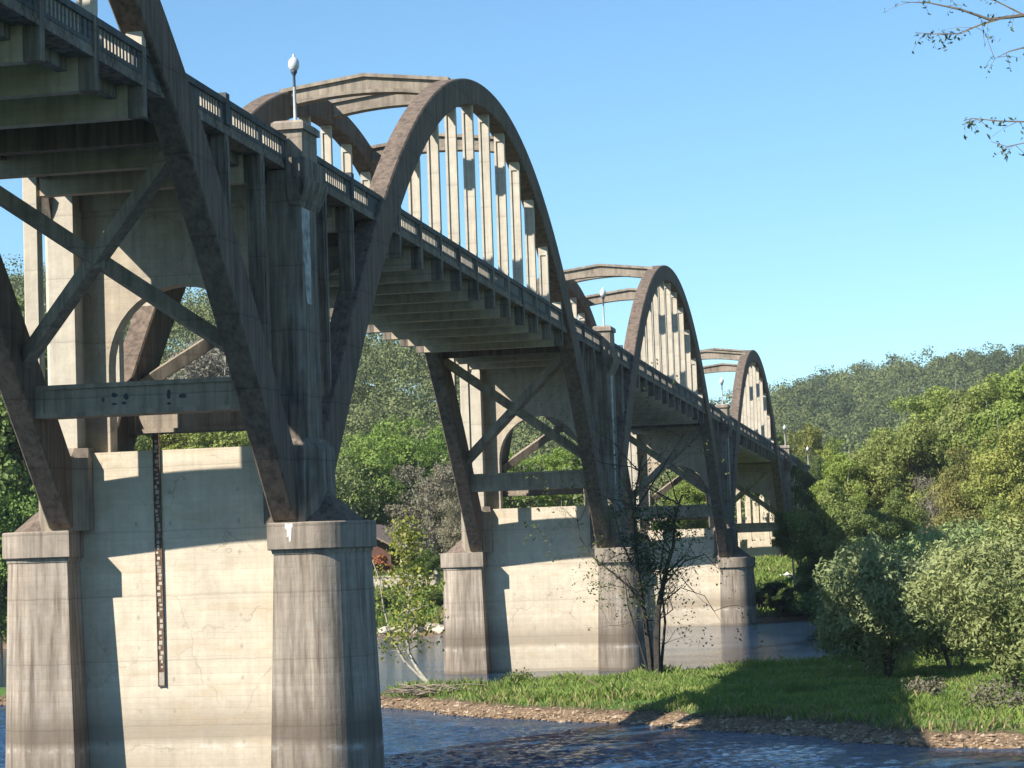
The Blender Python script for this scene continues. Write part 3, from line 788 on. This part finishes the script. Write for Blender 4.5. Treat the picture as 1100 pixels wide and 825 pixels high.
tree('bank_tree', 'bright', -44.9, 172.0, 20.1, 'vivid green tree mostly behind the right post of the nearest pier', 'tree', (0.85, 0.95, 0.8), 1.00, group='trees along the far bank')
tree('bank_tree', 'bright', -38.3, 180.0, 20.9, 'green tree just left of the second pier, behind the bare grey one', 'tree', (0.8, 0.95, 0.75), 0.90, group='trees along the far bank')
tree('bare_tree', 'grey', -28.4, 138.0, 16.0, 'grey brown nearly leafless tree left of the second pier', 'tree', (1, 1, 1), 1.10, group='leafless trees on the far bank')
tree('bare_tree', 'grey', -24.7, 132.0, 12.2, 'small grey leafless tree touching the left rib of the second pier', 'tree', (1.1, 1.1, 1.0), 1.00, group='leafless trees on the far bank')
tree('bank_tree', 'broad1', -27.0, 127.0, 7.1, 'dark green low tree over the tan retaining wall', 'tree', (0.55, 0.7, 0.55), 1.00, group='trees along the far bank')
tree('tall_tree', 'broad2', -50.3, 96.0, 27.9, 'tall dark green tree left of the nearest pier, foremost there', 'tree', (0.8, 0.95, 0.8), 1.00, group='tall trees on the banks')
tree('tall_tree', 'broad1', -56.8, 104.0, 30.6, 'tall tree cut by the left edge of the view', 'tree', (0.8, 0.9, 0.8), 1.00, group='tall trees on the banks')
tree('tall_tree', 'broad2', -57.9, 120.0, 29.2, 'lighter tall tree seen past the lit column of the nearest pier', 'tree', (1.1, 1.1, 0.9), 0.80, group='tall trees on the banks')
tree('bank_tree', 'bright', -49.7, 90.0, 15.1, 'dark leafy shrubby tree at the left edge beside the nearest pier cap', 'tree', (0.6, 0.75, 0.6), 0.80, group='trees along the far bank')
tree('far_tree', 'grey', -68.3, 190.0, 35.5, 'blue grey tree seen through the arched opening of the nearest pier', 'tree', (1, 1, 1.1), 1.00, group='trees beyond the bridge')
tree('far_tree', 'light', -66.0, 175.0, 27.8, 'yellowish green tree low in the arched opening of the nearest pier', 'tree', (1.2, 1.0, 0.8), 1.10, group='trees beyond the bridge')
tree('far_tree', 'light', -58.0, 170.0, 26.1, 'yellow green tree seen between the braces of the nearest pier', 'tree', (1.1, 1.0, 0.9), 1.10, group='trees beyond the bridge')
tree('far_tree', 'broad2', -65.8, 160.0, 22.0, 'green tree glimpsed under the cross strut of the nearest pier', 'tree', (1.1, 1.1, 0.9), 1.00, group='trees beyond the bridge')
tree('far_tree', 'light', -28.4, 170.0, 17.9, 'yellow green tree seen through the second pier left of its brace crossing', 'tree', (1.0, 1.1, 0.8), 1.00, group='trees beyond the bridge')
tree('far_tree', 'light', -22.1, 165.0, 17.9, 'bright green tree seen through the second pier right of its brace crossing', 'tree', (1.0, 1.1, 0.8), 1.10, group='trees beyond the bridge')
tree('far_tree', 'bright', -12.6, 190.0, 14.9, 'green tree seen through the third pier portal', 'tree', (1.0, 1.0, 0.9), 1.00, group='trees beyond the bridge')
tree('far_tree', 'light', -10.8, 150.0, 10.3, 'yellow green tree low behind the third pier', 'tree', (1.0, 1.1, 0.8), 0.90, group='trees beyond the bridge')
tree('bank_bush', 'bush', -28.3, 117.0, 3.7, 'low green bush at the waterline below the cabin', 'bush', (0.9, 1.0, 0.9), 1.00, group='bushes along the far bank')
tree('bank_bush', 'bush', -24.7, 119.0, 2.9, 'dark low bush at the foot of the tan retaining wall', 'bush', (0.7, 0.8, 0.7), 1.20, group='bushes along the far bank')
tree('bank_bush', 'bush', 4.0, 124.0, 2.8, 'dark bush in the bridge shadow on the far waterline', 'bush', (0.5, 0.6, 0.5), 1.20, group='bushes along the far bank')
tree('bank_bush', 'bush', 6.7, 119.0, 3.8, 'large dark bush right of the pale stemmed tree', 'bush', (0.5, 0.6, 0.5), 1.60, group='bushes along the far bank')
tree('bank_bush', 'bush', 10.3, 100.0, 3.4, 'dark bush behind the left willow near the water', 'bush', (0.55, 0.65, 0.55), 1.80, group='bushes along the far bank')

# wooded hillside: too many trees to count, read as one mass
def forest(name, pts, label, seed, mat, per=950, size=.5):
    rs = np.random.RandomState(seed); Ps, Ns, Ss = [], [], []
    for (x, y, z, h, w) in pts:
        nl = 9
        c = rs.normal(size=(nl, 3)) * np.array([w * .25, w * .25, h * .17]) + np.array([x, y, z + h * .62])
        rr = rs.uniform(.18, .34, nl) * w
        i = rs.randint(0, nl, per); d = rs.normal(size=(per, 3)); d[:, 2] = d[:, 2] * .8 + .25; d /= np.linalg.norm(d, axis=1, keepdims=True)
        Ps.append(c[i] + d * (rr[i] * rs.uniform(.6, 1.05, per))[:, None]); Ns.append(d)
    P = np.concatenate(Ps); N = np.concatenate(Ns)
    co, q = leaf_quads(P, N, size, rs, 1.3, .38)
    o = link(name, quads(name, co, q, M[mat])); tag(o, label, 'trees', kind='stuff'); return o
rs = np.random.RandomState(5)
def scatter(y0, y1, x0, x1, st, grow, hr, keep):
    out = []; yy = y0
    while yy < y1:
        sp = st + (yy - y0) * grow
        for xx in np.arange(x0(yy), x1(yy), sp):
            x = xx + rs.uniform(-.45, .45) * sp; y = yy + rs.uniform(-.45, .45) * sp
            if not keep(x, y): continue
            h = rs.uniform(*hr); out.append((x, y, gz(x, y), h, h * rs.uniform(.7, .95)))
        yy += sp * .87
    return out
cone_l = lambda y: 19.8 - .50 * (y + 67); cone_r = lambda y: 19.8 + .06 * (y + 67)
def keep1(x, y):
    if abs(x - XC) < 10 and y < 275: return False
    if -48 < x < -18 and y < 165: return False
    return True
fp = scatter(158, 360, cone_l, lambda y: 30 + .1 * (y + 67), 6.6, .014, (8, 13), keep1)
fp += scatter(30, 300, lambda y: max(36, 30 + .1 * (y + 67)), lambda y: 110 + .2 * y, 8.5, .02, (8, 14), lambda x, y: gz(x, y) > .5)
forest('hillside_woods', fp, 'mass of dull green and grey autumn woods on the near hillside behind the bridge', 6, 'leaf_far', 1000, .30)
fp = scatter(470, 930, lambda y: 19.8 - .17 * (y + 67), lambda y: 19.8 + .22 * (y + 67), 10.5, .004, (10, 15), lambda x, y: True)
forest('ridge_woods', fp, 'distant wooded ridge in muted green and brown on the skyline right of the bridge', 8, 'leaf_ridge', 560, .6)

# ------------------------------------------------------------------ grass and gravel on the bar
def grass(name, n, xr, yr, hmin, hmax, wdt, label, seed, dmin=2.5, zmin=.42):
    rs = np.random.RandomState(seed)
    x = rs.uniform(*xr, n); y = rs.uniform(*yr, n); z = ground(x[None], y[None])[0]
    # thin patches
    k = (z > zmin + rs.uniform(-.12, .12, n)) & (vnoise(x, y, 1.1, 21) + rs.uniform(-.9, .5, n) < .42)
    x, y, z = x[k], y[k], z[k]; n = len(x)
    h = rs.uniform(hmin, hmax, n) * (1 + .9 * np.clip(vnoise(x, y, 1.7, 22), -.6, 1)) * (1 + 1.7 * (z < zmin + .22) * np.clip(vnoise(x, y, 1.1, 25) + .4, 0, 1)); a = rs.uniform(0, 6.28, n)
    w = wdt * rs.uniform(.6, 1.4, n); dx, dy = np.cos(a) * w, np.sin(a) * w
    lx, ly = rs.normal(size=n) * h * .4, rs.normal(size=n) * h * .4
    z0 = z - .03
    co = np.stack([np.stack([x - dx, y - dy, z0], -1), np.stack([x + dx, y + dy, z0], -1),
                   np.stack([x + lx * .45 + dx * .7, y + ly * .45 + dy * .7, z0 + h * .65], -1),
                   np.stack([x + lx, y + ly, z0 + h], -1)], 1).reshape(-1, 3)
    me = quads(name, co, np.arange(4 * n).reshape(n, 4), M['grass']); me.materials.append(M['dry'])
    dry = (rs.uniform(size=n) < .05 + .35 * np.clip(vnoise(x, y, .9, 27) - .25, 0, 1) + .25 * (z < zmin + .1)).astype(np.int32)
    me.polygons.foreach_set('material_index', dry); o = link(name, me)
    tag(o, label, 'grass', kind='stuff'); return o
grass('bar_grass', 260000, (-7, 34), (3, 62), .07, .19, .028, 'thick bright green grass growing over the gravel bar in mid river', 31)
grass('bank_grass', 60000, (-14, 22), (118, 172), .2, .5, .08, 'sunlit green grass on the far bank beyond the third pier', 32)
grass('left_bank_grass', 40000, (-75, -16), (108, 150), .3, .7, .1, 'rough green grass along the far bank on the left', 33)

def pebbles(name, n, label, seed):
    rs = np.random.RandomState(seed)
    x = rs.uniform(-34, 34, n * 8); y = rs.uniform(2, 52, n * 8)
    z = ground(x[None], y[None])[0]; k = (z > -.12) & (z < .34); x, y, z = x[k][:n], y[k][:n], z[k][:n]; n = len(x)
    oc = np.array([(1, 0, 0), (0, 1, 0), (-1, 0, 0), (0, -1, 0), (0, 0, 1), (0, 0, -1)], float)
    s = rs.uniform(.03, .1, (n, 1, 1)) * (1 + 1.2 * (rs.uniform(size=(n, 1, 1)) > .93)) * rs.uniform(.6, 1.2, (n, 1, 3)); s[:, :, 2] *= .6
    co = (oc[None] * s * (1 + .2 * rs.normal(size=(n, 6, 3)))) + np.stack([x, y, z + .015], -1)[:, None]
    tri = np.array([(0, 1, 4), (1, 2, 4), (2, 3, 4), (3, 0, 4), (1, 0, 5), (2, 1, 5), (3, 2, 5), (0, 3, 5)])
    q = (tri[None] + 6 * np.arange(n)[:, None, None]).reshape(-1, 3)
    o = link(name, quads(name, co.reshape(-1, 3), q, M['pebble'])); tag(o, label, 'gravel', kind='stuff')
m, t = nt('pebbles'); g = G(t); ge = g.n('ShaderNodeNewGeometry')
g.out(g.bsdf(g.ramp(ge.outputs['Random Per Island'], [(0, (.10, .065, .04)), (.5, (.24, .165, .10)), (1, (.40, .31, .22))]), .9).outputs[0]); M['pebble'] = m
pebbles('shore_gravel', 16000, 'loose tan gravel along the water edge of the bar', 41)

def grow(rs, p, d, ln, r, depth, segs, tips, spread=.55, up=.12, shrink=.68, kids=(2, 3), wob=.16):
    n = 4; pts = [np.array(p, float)]; d = np.array(d, float); d /= np.linalg.norm(d); rads = [r]
    for i in range(n):
        d = d + rs.normal(size=3) * wob + np.array([0, 0, up]) * .5; d /= np.linalg.norm(d)
        pts.append(pts[-1] + d * ln / n); rads.append(r * (1 - .45 * (i + 1) / n))
    segs.append((pts, rads)); tips.append((pts[-1], depth, d)); tips.append((pts[2], depth, d))
    if depth <= 0: return
    for k in range(rs.randint(kids[0], kids[1] + 1)):
        at = pts[rs.randint(2, n + 1)]; nd = d + rs.normal(size=3) * spread + np.array([0, 0, up]); 
        grow(rs, at, nd, ln * shrink * rs.uniform(.75, 1.15), rads[-1] * .72, depth - 1, segs, tips, spread, up, shrink, kids, wob)
    grow(rs, pts[-1], d + rs.normal(size=3) * spread * .4, ln * shrink, rads[-1] * .85, depth - 1, segs, tips, spread, up, shrink, kids, wob)
def seg_mesh(name, segs, mat, n=5):
    mb = MB()
    for p, r in segs: mb.tube(p, r, n if r[0] > .02 else 3)
    return mb.mesh(name, M[mat])
def leaf_mesh(name, rs, centres, per, rad, size, mat, elong=1.7):
    c = np.repeat(np.array(centres), per, 0); P = c + rs.normal(size=c.shape) * rad
    co, q = leaf_quads(P, rs.normal(size=c.shape), size, rs, elong); return quads(name, co, q, M[mat])
# sparse dark tree on the bar
rs = np.random.RandomState(44); segs = []; tips = []
stems = [([(0, 0, -.2), (.05, .05, 1.5), (.17, 0, 3.0), (.43, .1, 4.1), (.66, 0, 5.0), (.98, .1, 5.9), (1.1, .1, 7.2), (1.5, 0, 8.3)], .15),
         ([(-.2, .1, -.2), (-.45, .1, 2.3), (-.7, 0, 4.5), (-.8, .1, 6.4), (-.7, 0, 8.4), (-.3, .1, 10.2)], .13),
         ([(-.3, 0, 1.8), (-.5, 0, 3.0), (-1.0, -.2, 4.0), (-1.75, -.3, 4.7), (-2.7, -.3, 5.5), (-3.3, -.3, 6.4), (-3.5, -.2, 7.8)], .06),
         ([(-.3, -.2, -.2), (-.7, -.5, 1.6), (-1.1, -.8, 3.2), (-1.2, -.9, 4.6)], .05), ([(.1, .3, -.2), (.4, .6, 2.4), (.2, .9, 4.8), (.6, 1.2, 7.0)], .07),
         ([(-.75, 0, 7.6), (.2, .2, 9.0), (1.1, .2, 10.3), (1.9, .2, 11.4)], .04), ([(-.7, 0, 4.5), (-1.5, .5, 6.2), (-1.9, .6, 8.0)], .04),
         ([(.45, 0, 4.1), (1.5, -.2, 5.2), (2.5, -.4, 5.5), (3.3, -.4, 4.6)], .04), ([(.2, 0, 3.2), (1.3, -.2, 4.0), (2.4, -.3, 3.6), (3.1, -.3, 2.4)], .03)]
for pts_, r in stems:
    P = [np.array(p, float) for p in pts_]; segs.append((P, list(np.linspace(r * 1.25, r * .25, len(P)))))
    for k in range(1, len(P)):
        for q_ in range(3 if r > .05 else 2):
            if P[k][2] < 2.4: continue
            d = np.array([rs.normal(), rs.normal(), .55]); b = P[k] * .6 + P[k - 1] * .4
            grow(rs, b, d, rs.uniform(1.2, 2.1), max(.016, r * .25), 3, segs, tips, .7, .02, .72, (1, 2), .22)
TB = empty('sparse_tree', (4.5, 40.9, gz(4.5, 40.9)), 'dark many stemmed tree with few leaves standing alone on the grassy bar', 'tree')
link('trunk', seg_mesh('trunk', segs, 'darkbark'), TB)
tp = [q for q, dpt, d in tips if dpt <= 2]
o = link('leaves', leaf_mesh('leaves', rs, [q for q in tp if rs.uniform() < .22], 3, .12, .085, 'leaf'), TB); o.color = (.6, .6, .6, 1)
# dark climber round its middle
cc = [(rs.normal() * .45 - .6, rs.normal() * .4, rs.uniform(5.2, 8.0)) for i in range(14)] + [(rs.normal() * .4 + .8, rs.normal() * .3, rs.uniform(6.2, 7.6)) for i in range(12)] + [(rs.normal() * .3 - .1, rs.normal() * .3, rs.uniform(3.2, 5.6)) for i in range(12)]
o = link('climber', leaf_mesh('climber', rs, cc, 40, .24, .10, 'leaf_dark'), TB)
# young yellowing tree by the left tip
rs = np.random.RandomState(9); segs = []; tips = []
s1 = [(.3, 0, -.2), (-.55, 0, .9), (-1.0, .1, 1.7), (-1.05, 0, 2.9), (-.85, .1, 4.4), (-.95, 0, 6.0), (-.9, 0, 7.6)]
s2 = [(.1, .1, 0), (-1.2, .1, 1.3), (-1.75, .1, 2.3), (-2.1, .1, 3.7), (-2.25, .1, 5.0), (-2.7, .1, 6.3)]
segs.append(([np.array(p) for p in s1], [.12, .10, .085, .07, .05, .035, .01])); segs.append(([np.array(p) for p in s2], [.08, .07, .055, .04, .03, .015]))
cent = []
for i in range(72):
    u = rs.uniform(1.9, 5.9); k = int(u); b = np.array(s1[k]) * (1 - u + k) + np.array(s1[min(k + 1, 6)]) * (u - k)
    w_ = 1.6 * (1 - (max(0, b[2] - 2.5) / 5.2)) + .25; d = np.array([rs.normal(), rs.normal(), .5]); d /= np.linalg.norm(d)
    e = b + d * w_ * rs.uniform(.5, 1.1); segs.append(([b, (b + e) / 2 + (0, 0, .05), e], [.022, .016, .006]))
    cent += [e, (b + e) / 2, e * .8 + b * .2]
for i in range(10):
    k = rs.randint(2, 5); b = np.array(s2[k]); d = np.array([rs.normal(), rs.normal(), .3]); e = b + d * .4; segs.append(([b, (b + e) / 2, e], [.02, .012, .005])); cent.append(e)
YT = empty('yellowing_sapling', (-5.1, 35.9, gz(-5.1, 35.9) - .02), 'slim leaning young tree with yellow leaves on the gravel tip left of the second pier', 'tree')
link('trunk', seg_mesh('trunk', segs, 'palebark'), YT)
o = link('leaves', leaf_mesh('leaves', rs, cent, 9, .32, .14, 'leaf_yellow', 1.3), YT)
# driftwood at its foot
rs = np.random.RandomState(12); mb = MB()
for i in range(60):
    c = np.array([rs.normal() * 1.05, rs.normal() * .45, abs(rs.normal()) * .14 + .04]); a = rs.normal() * .5; ln = rs.uniform(.5, 1.6)
    d = np.array([math.cos(a), math.sin(a), rs.normal() * .16]) * ln / 2; r = rs.uniform(.015, .045)
    mb.tube([c - d, c + rs.normal(size=3) * .05, c + d], [r, r * .9, r * .4], 5)
tag(link('driftwood_pile', mb.mesh('driftwood_pile', M['wood']), None, (-4.3, 32.6, gz(-4.3, 32.6))), 'tangled pile of grey driftwood sticks at the foot of the yellowing sapling', 'driftwood')
# willows on the bar
tree('willow_bush', 'willow1', 15.4, 33.0, 6.9, 'silvery green willow on the bar, leftmost of the willows, partly in bridge shadow', 'willow', (1, 1, 1), 1.0, 1.0, 'willows on the gravel bar')
tree('willow_bush', 'willow2', 20.4, 24.5, 7.1, 'largest olive green willow on the bar, filling the lower right', 'willow', (1, .96, .82), 1.05, 2.1, 'willows on the gravel bar')
tree('willow_bush', 'willow1', 23.2, 14.5, 6.3, 'willow cut by the right edge above the sunlit grass', 'willow', (1.05, 1, .8), 1.0, 4.0, 'willows on the gravel bar')
tree('willow_bush', 'willow2', 18.6, 48.0, 8.0, 'taller willow behind the two front willows', 'willow', (.95, 1.05, .9), 1.0, 5.0, 'willows on the gravel bar')
tree('willow_bush', 'willow1', 24.0, 42.0, 8.8, 'willow behind the largest one near the right edge', 'willow', (1.15, 1.1, .8), 1.0, 3.0, 'willows on the gravel bar')
tree('willow_bush', 'willow2', 18.2, 37.0, 7.0, 'pale willow filling the gap between the leftmost and the largest willow', 'willow', (1.05, 1.05, .95), .85, 0.4, 'willows on the gravel bar')
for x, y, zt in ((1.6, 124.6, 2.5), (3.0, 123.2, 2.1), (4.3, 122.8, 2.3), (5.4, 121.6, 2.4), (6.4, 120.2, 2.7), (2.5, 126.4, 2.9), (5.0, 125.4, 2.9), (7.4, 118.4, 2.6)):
    tree('bank_bush', 'bush', x, y, zt, 'low dark bush in the row at the bank foot right of the third pier', 'bush', (.42, .5, .42), 1.5, group='dark bushes in the row right of the third pier')  # leaf tint darkened to paint in the shade on the bank foot
# brush at the water's edge on the right
for i, (x, y, h, lab) in enumerate(((17.3, 21.5, .95, 'small weedy clump at the foot of the left willow'), (19.9, 13.8, 1.3, 'ragged brown weeds by the right hand shore'), (-1.6, 38.2, .7, 'thin weeds on the bar left of the sparse tree'))):
    rs = np.random.RandomState(60 + i); segs = []; tips = []
    for k in range(16): grow(rs, (rs.normal() * .35, rs.normal() * .3, 0), (rs.normal() * .5, rs.normal() * .5, 1), h * .5, .012, 1, segs, tips)
    e = empty('weed_clump', (x, y, gz(x, y) - .03), lab, 'weeds', 'weed clumps on the bar')
    link('stalk_tangle', seg_mesh('stalk_tangle', segs, 'wood'), e); o = link('leaves', leaf_mesh('leaves', rs, [q for q, a_, b_ in tips], 5, .1, .08, 'leaf_grey' if i != 2 else 'leaf'), e)
# near tree on the camera's bank: its branches hang into the view from the right
rs = np.random.RandomState(71); OT = empty('overhanging_tree', (25.0, -50.0, gz(25, -50)), 'near tree whose thin leafy twigs hang into the top right of the sky', 'tree')
O = np.array([25.0, -50.0, gz(25, -50)])
segs = [([np.array(p) for p in ((0, 0, -.3), (.1, 0, 2), (0, .1, 4.2), (-.3, 0, 6.2), (-.2, .2, 9))], [.28, .24, .2, .15, .06])]
cent = []
def twig(pts, r, leaves, dens=1.):
    P = [np.array(p) - O for p in pts]; segs.append((P, list(np.linspace(r, .0018, len(P)))))
    for k in range(leaves):
        u = rs.uniform(.25, len(P) - 1.01); i = int(u); b = P[i] * (1 - u + i) + P[i + 1] * (u - i)
        e = b + np.array([rs.normal() * .07, rs.normal() * .07, rs.uniform(-.12, .03)]); segs.append(([b, (b + e) / 2 + (0, 0, .01), e], [.0022, .0015, .001]))
        cent.append(e); cent.append((b + e) / 2)
tops = O + np.array([-.3, 0, 6.2])
twig([tops, (22.2, -51.5, 10.3), (20.6, -52, 10.33), (20.2, -52, 10.25), (19.98, -52, 10.24), (19.8, -52, 10.32), (19.6, -52, 10.38), (19.42, -52, 10.40)], .022, 16)
twig([(20.1, -52, 10.25), (19.93, -52.05, 10.2), (19.78, -52, 10.16), (19.62, -52, 10.17), (19.5, -52, 10.19)], .009, 20)
twig([(20.2, -52, 10.25), (20.02, -52, 10.36), (19.85, -52, 10.42), (19.6, -52, 10.44)], .007, 6)
twig([(20.9, -51.9, 10.3), (20.3, -52, 10.06), (20.1, -52, 10.02), (20.0, -52, 9.98), (19.95, -52, 10.15)], .008, 10)
twig([tops, (22.4, -51.4, 9.3), (20.7, -52, 9.5), (20.2, -52, 9.55), (20.0, -52, 9.57), (19.84, -52, 9.6), (19.78, -52, 9.585)], .012, 24)
twig([(20.4, -52, 9.52), (20.2, -52, 9.42), (20.05, -52, 9.40), (19.95, -52, 9.44)], .006, 9)
for i in range(10):
    a = rs.uniform(-1.2, 1.6); k = rs.uniform(3.5, 8); b = O + np.array([0, .1, k]); e = b + np.array([abs(math.cos(a)) * 2.6 + .3, math.sin(a) * 2.6, 1.2])
    twig([b, (b + e) / 2 + (0, 0, .3), e, e + (.5, .2, -.2)], .05, 26)
link('trunk', seg_mesh('trunk', segs, 'bark'), OT)
o = link('leaves', leaf_mesh('leaves', rs, cent, 2, .012, .015, 'leaf_dark', 2.4), OT); o.color = (1.2, 1.2, 1.6, 1)

# ------------------------------------------------------------------ cabin, wall and odds and ends on the far bank
CB = empty('riverside_cabin', (-39.5, 150, gz(-39.5, 150) - .1), 'dark wooden cabin with a brown gabled roof and porch behind the nearest pier', 'cabin')
mb = MB(); mb.box(-3.4, 3.4, 0, 9, 0, 3.1); mb.loft([[(-3.4, y, 3.1), (3.4, y, 3.1), (0, y, 5.0)] for y in (0, 9)])
link('wall', mb.mesh('wall', M['cabin']), CB)
mb = MB()
for sx in (-1, 1): mb.loft([[(0, y, 5.1), (0, y, 5.28), (sx * 5.1, y, 2.62), (sx * 5.1, y, 2.44)] for y in (-1.6, 9.6)])
link('roof', mb.mesh('roof', M['roof']), CB)
for x, z0, z1 in ((-1.8, .9, 2.1), (1.8, .9, 2.1)):
    mb = MB(); mb.box(x - .65, x + .65, -.06, -.003, z0 - .08, z1 + .08); f_ = link('window', mb.mesh('window', M['trim']), CB)
    mb = MB(); mb.box(x - .55, x + .55, -.08, -.062, z0, z1); link('pane', mb.mesh('pane', M['glass']), f_)
mb = MB(); mb.box(-.45, .45, -.07, -.003, 0, 2.05); link('door', mb.mesh('door', M['wood']), CB)
for x in (-4.7, 4.7):
    mb = MB(); mb.box(x - .08, x + .08, -1.3, -1.14, -1.2, 2.7); link('porch_post', mb.mesh('porch_post', M['trim']), CB)
rs = np.random.RandomState(3)
e = empty('rust_shrub', (-36.4, 144, gz(-36.4, 144)), 'rust coloured shrub below the cabin porch', 'shrub')
(co, q), C_ = lobes_crown(rs, 3.0, 4.0, 16, 4500, .16, low=.05); link('crown', quads('crown', co, q, M['leaf_rust']), e); link('trunk', limbs(rs, C_, 3.0, .05, 3, .2).mesh('trunk', M['bark']), e)
mb = MB(); mb.box(-5, 4.6, 0, .5, -1.5, 1.15); mb.box(-5.05, 4.65, -.05, .55, 1.15, 1.3)
tag(link('retaining_wall', mb.mesh('retaining_wall', M['stone']), None, (-31.0, 128.5, gz(-31, 128.5) - .05)), 'low tan retaining wall above the far bank, left of the second pier', 'wall')
rs = np.random.RandomState(8)
def boulder(x, y, s, label, group, mat='stone'):
    import bmesh
    b = bmesh.new(); bmesh.ops.create_icosphere(b, subdivisions=2, radius=1)
    for v in b.verts: v.co = v.co * (1 + .22 * rs.normal())
    for v in b.verts: v.co.x *= s * 1.3; v.co.y *= s; v.co.z *= s * .6
    me = bpy.data.meshes.new('boulder'); b.to_mesh(me); b.free(); me.materials.append(M[mat])
    tag(link('boulder', me, None, (x, y, gz(x, y) + s * .15)), label, 'boulder', group)
boulder(2.6, 137.5, .42, 'white rock beside the right edge of the third pier', None, 'rock')
for i in range(26):
    x = -34 + i * .55 + rs.normal() * .3; ys_ = np.interp(x, [-57, -25, -10], [107, 111, 117])
    boulder(x, ys_ + 1.0 + abs(rs.normal()) * .8, rs.uniform(.3, .75), 'tan boulder in the row along the far waterline between the first and second piers', 'boulders along the far waterline')

# dark blots of old paint on the near cross strut
st1 = [o for o in ROOT.children if o.name.startswith('cross_strut') and abs(o.location.y + L) < .1]
st1 = max(st1, key=lambda o: o.data.vertices[0].co.y)
yl, zl = L - 3.72 - .293, 11.38 - GR * (L - 3.72)
rs = np.random.RandomState(2)
for (x, z, w_, h_) in ((-1.06, 0, .10, .14), (-.72, .12, .2, .16), (-.72, -.14, .18, .07), (-.36, .05, .17, .2), (-.42, -.12, .16, .1), (.93, .07, .13, .3), (.93, -.2, .12, .08), (1.35, .0, .26, .16)):
    pts = [(x + w_ / 2 * math.cos(a) * rs.uniform(.75, 1.15), zl + z + h_ / 2 * math.sin(a) * rs.uniform(.75, 1.15)) for a in np.linspace(0, 2 * math.pi, 10)[:-1]]
    patch(pts, yl, M['black'], 'paint_blot', st1, (0, 0, 0))

m, t = nt('haze_air'); g = G(t)
pv = g.n('ShaderNodeVolumePrincipled'); pv.inputs['Color'].default_value = (.80, .88, 1, 1); pv.inputs['Density'].default_value = .0001; pv.inputs['Anisotropy'].default_value = 0
o_ = g.n('ShaderNodeOutputMaterial'); g.l(pv.outputs[0], o_.inputs['Volume'])
mb = MB(); mb.box(-1800, 1800, -1800, 4300, -3, 130)
tag(link('haze', mb.mesh('haze', m)), 'thin pale haze in the air over the valley', 'haze', kind='stuff')
# ------------------------------------------------------------------ sky, sun, camera
SV = np.array([1.05, 1.05, -1.14]); SV /= np.linalg.norm(SV)
el = math.asin(-SV[2]); az = math.atan2(-SV[0], -SV[1])
w = bpy.data.worlds.new('World'); scn.world = w; w.use_nodes = True
t = w.node_tree; bg = t.nodes['Background']
sky = t.nodes.new('ShaderNodeTexSky'); sky.sky_type = 'NISHITA'; sky.sun_disc = False
sky.sun_elevation = el; sky.sun_rotation = az; sky.air_density = 1.0; sky.dust_density = .05; sky.ozone_density = 4.5; sky.altitude = 0
mxn = t.nodes.new('ShaderNodeMix'); mxn.data_type = 'RGBA'; mxn.blend_type = 'MULTIPLY'; mxn.inputs[0].default_value = 1; mxn.inputs[7].default_value = (.80, 1.01, 1.05, 1)
t.links.new(sky.outputs[0], mxn.inputs[6]); t.links.new(mxn.outputs[2], bg.inputs[0]); bg.inputs[1].default_value = .08
ld = bpy.data.lights.new('sun', 'SUN'); ld.energy = 4.7; ld.angle = R(.53); ld.color = (1, .95, .86)
so = bpy.data.objects.new('sun', ld); COL.objects.link(so)
from mathutils import Vector, Matrix
so.rotation_euler = Vector(SV).to_track_quat('-Z', 'Y').to_euler()

cd = bpy.data.cameras.new('camera'); cam = bpy.data.objects.new('camera', cd); COL.objects.link(cam); scn.camera = cam
f_px, yaw, pit, rol = 2510.7, R(11.328), R(3.894), R(1.9705)
F = Vector((-math.sin(yaw) * math.cos(pit), math.cos(yaw) * math.cos(pit), math.sin(pit)))
Rr = Vector((math.cos(yaw), math.sin(yaw), 0)); U = Rr.cross(F)
R2 = Rr * math.cos(rol) - U * math.sin(rol); U2 = U * math.cos(rol) + Rr * math.sin(rol)
mt = Matrix((R2, U2, -F)).transposed().to_4x4(); mt.translation = Vector((19.806, -67.3325, 6.952))
cam.matrix_world = mt
cd.sensor_width = 36; cd.sensor_fit = 'HORIZONTAL'; cd.lens = 36 * f_px / 1100; cd.clip_end = 6000; cd.clip_start = .3
vs = scn.view_settings; scn.display_settings.display_device = 'sRGB'
vs.view_transform = 'Standard'; vs.look = 'None'; vs.gamma = 1; vs.use_curve_mapping = False; vs.exposure = 1.1
scn.cycles.volume_bounces = 0; scn.cycles.max_bounces = 6; scn.cycles.diffuse_bounces = 3; scn.cycles.transparent_max_bounces = 8; scn.cycles.use_denoising = True
scn.cycles.caustics_reflective = False; scn.cycles.caustics_refractive = False
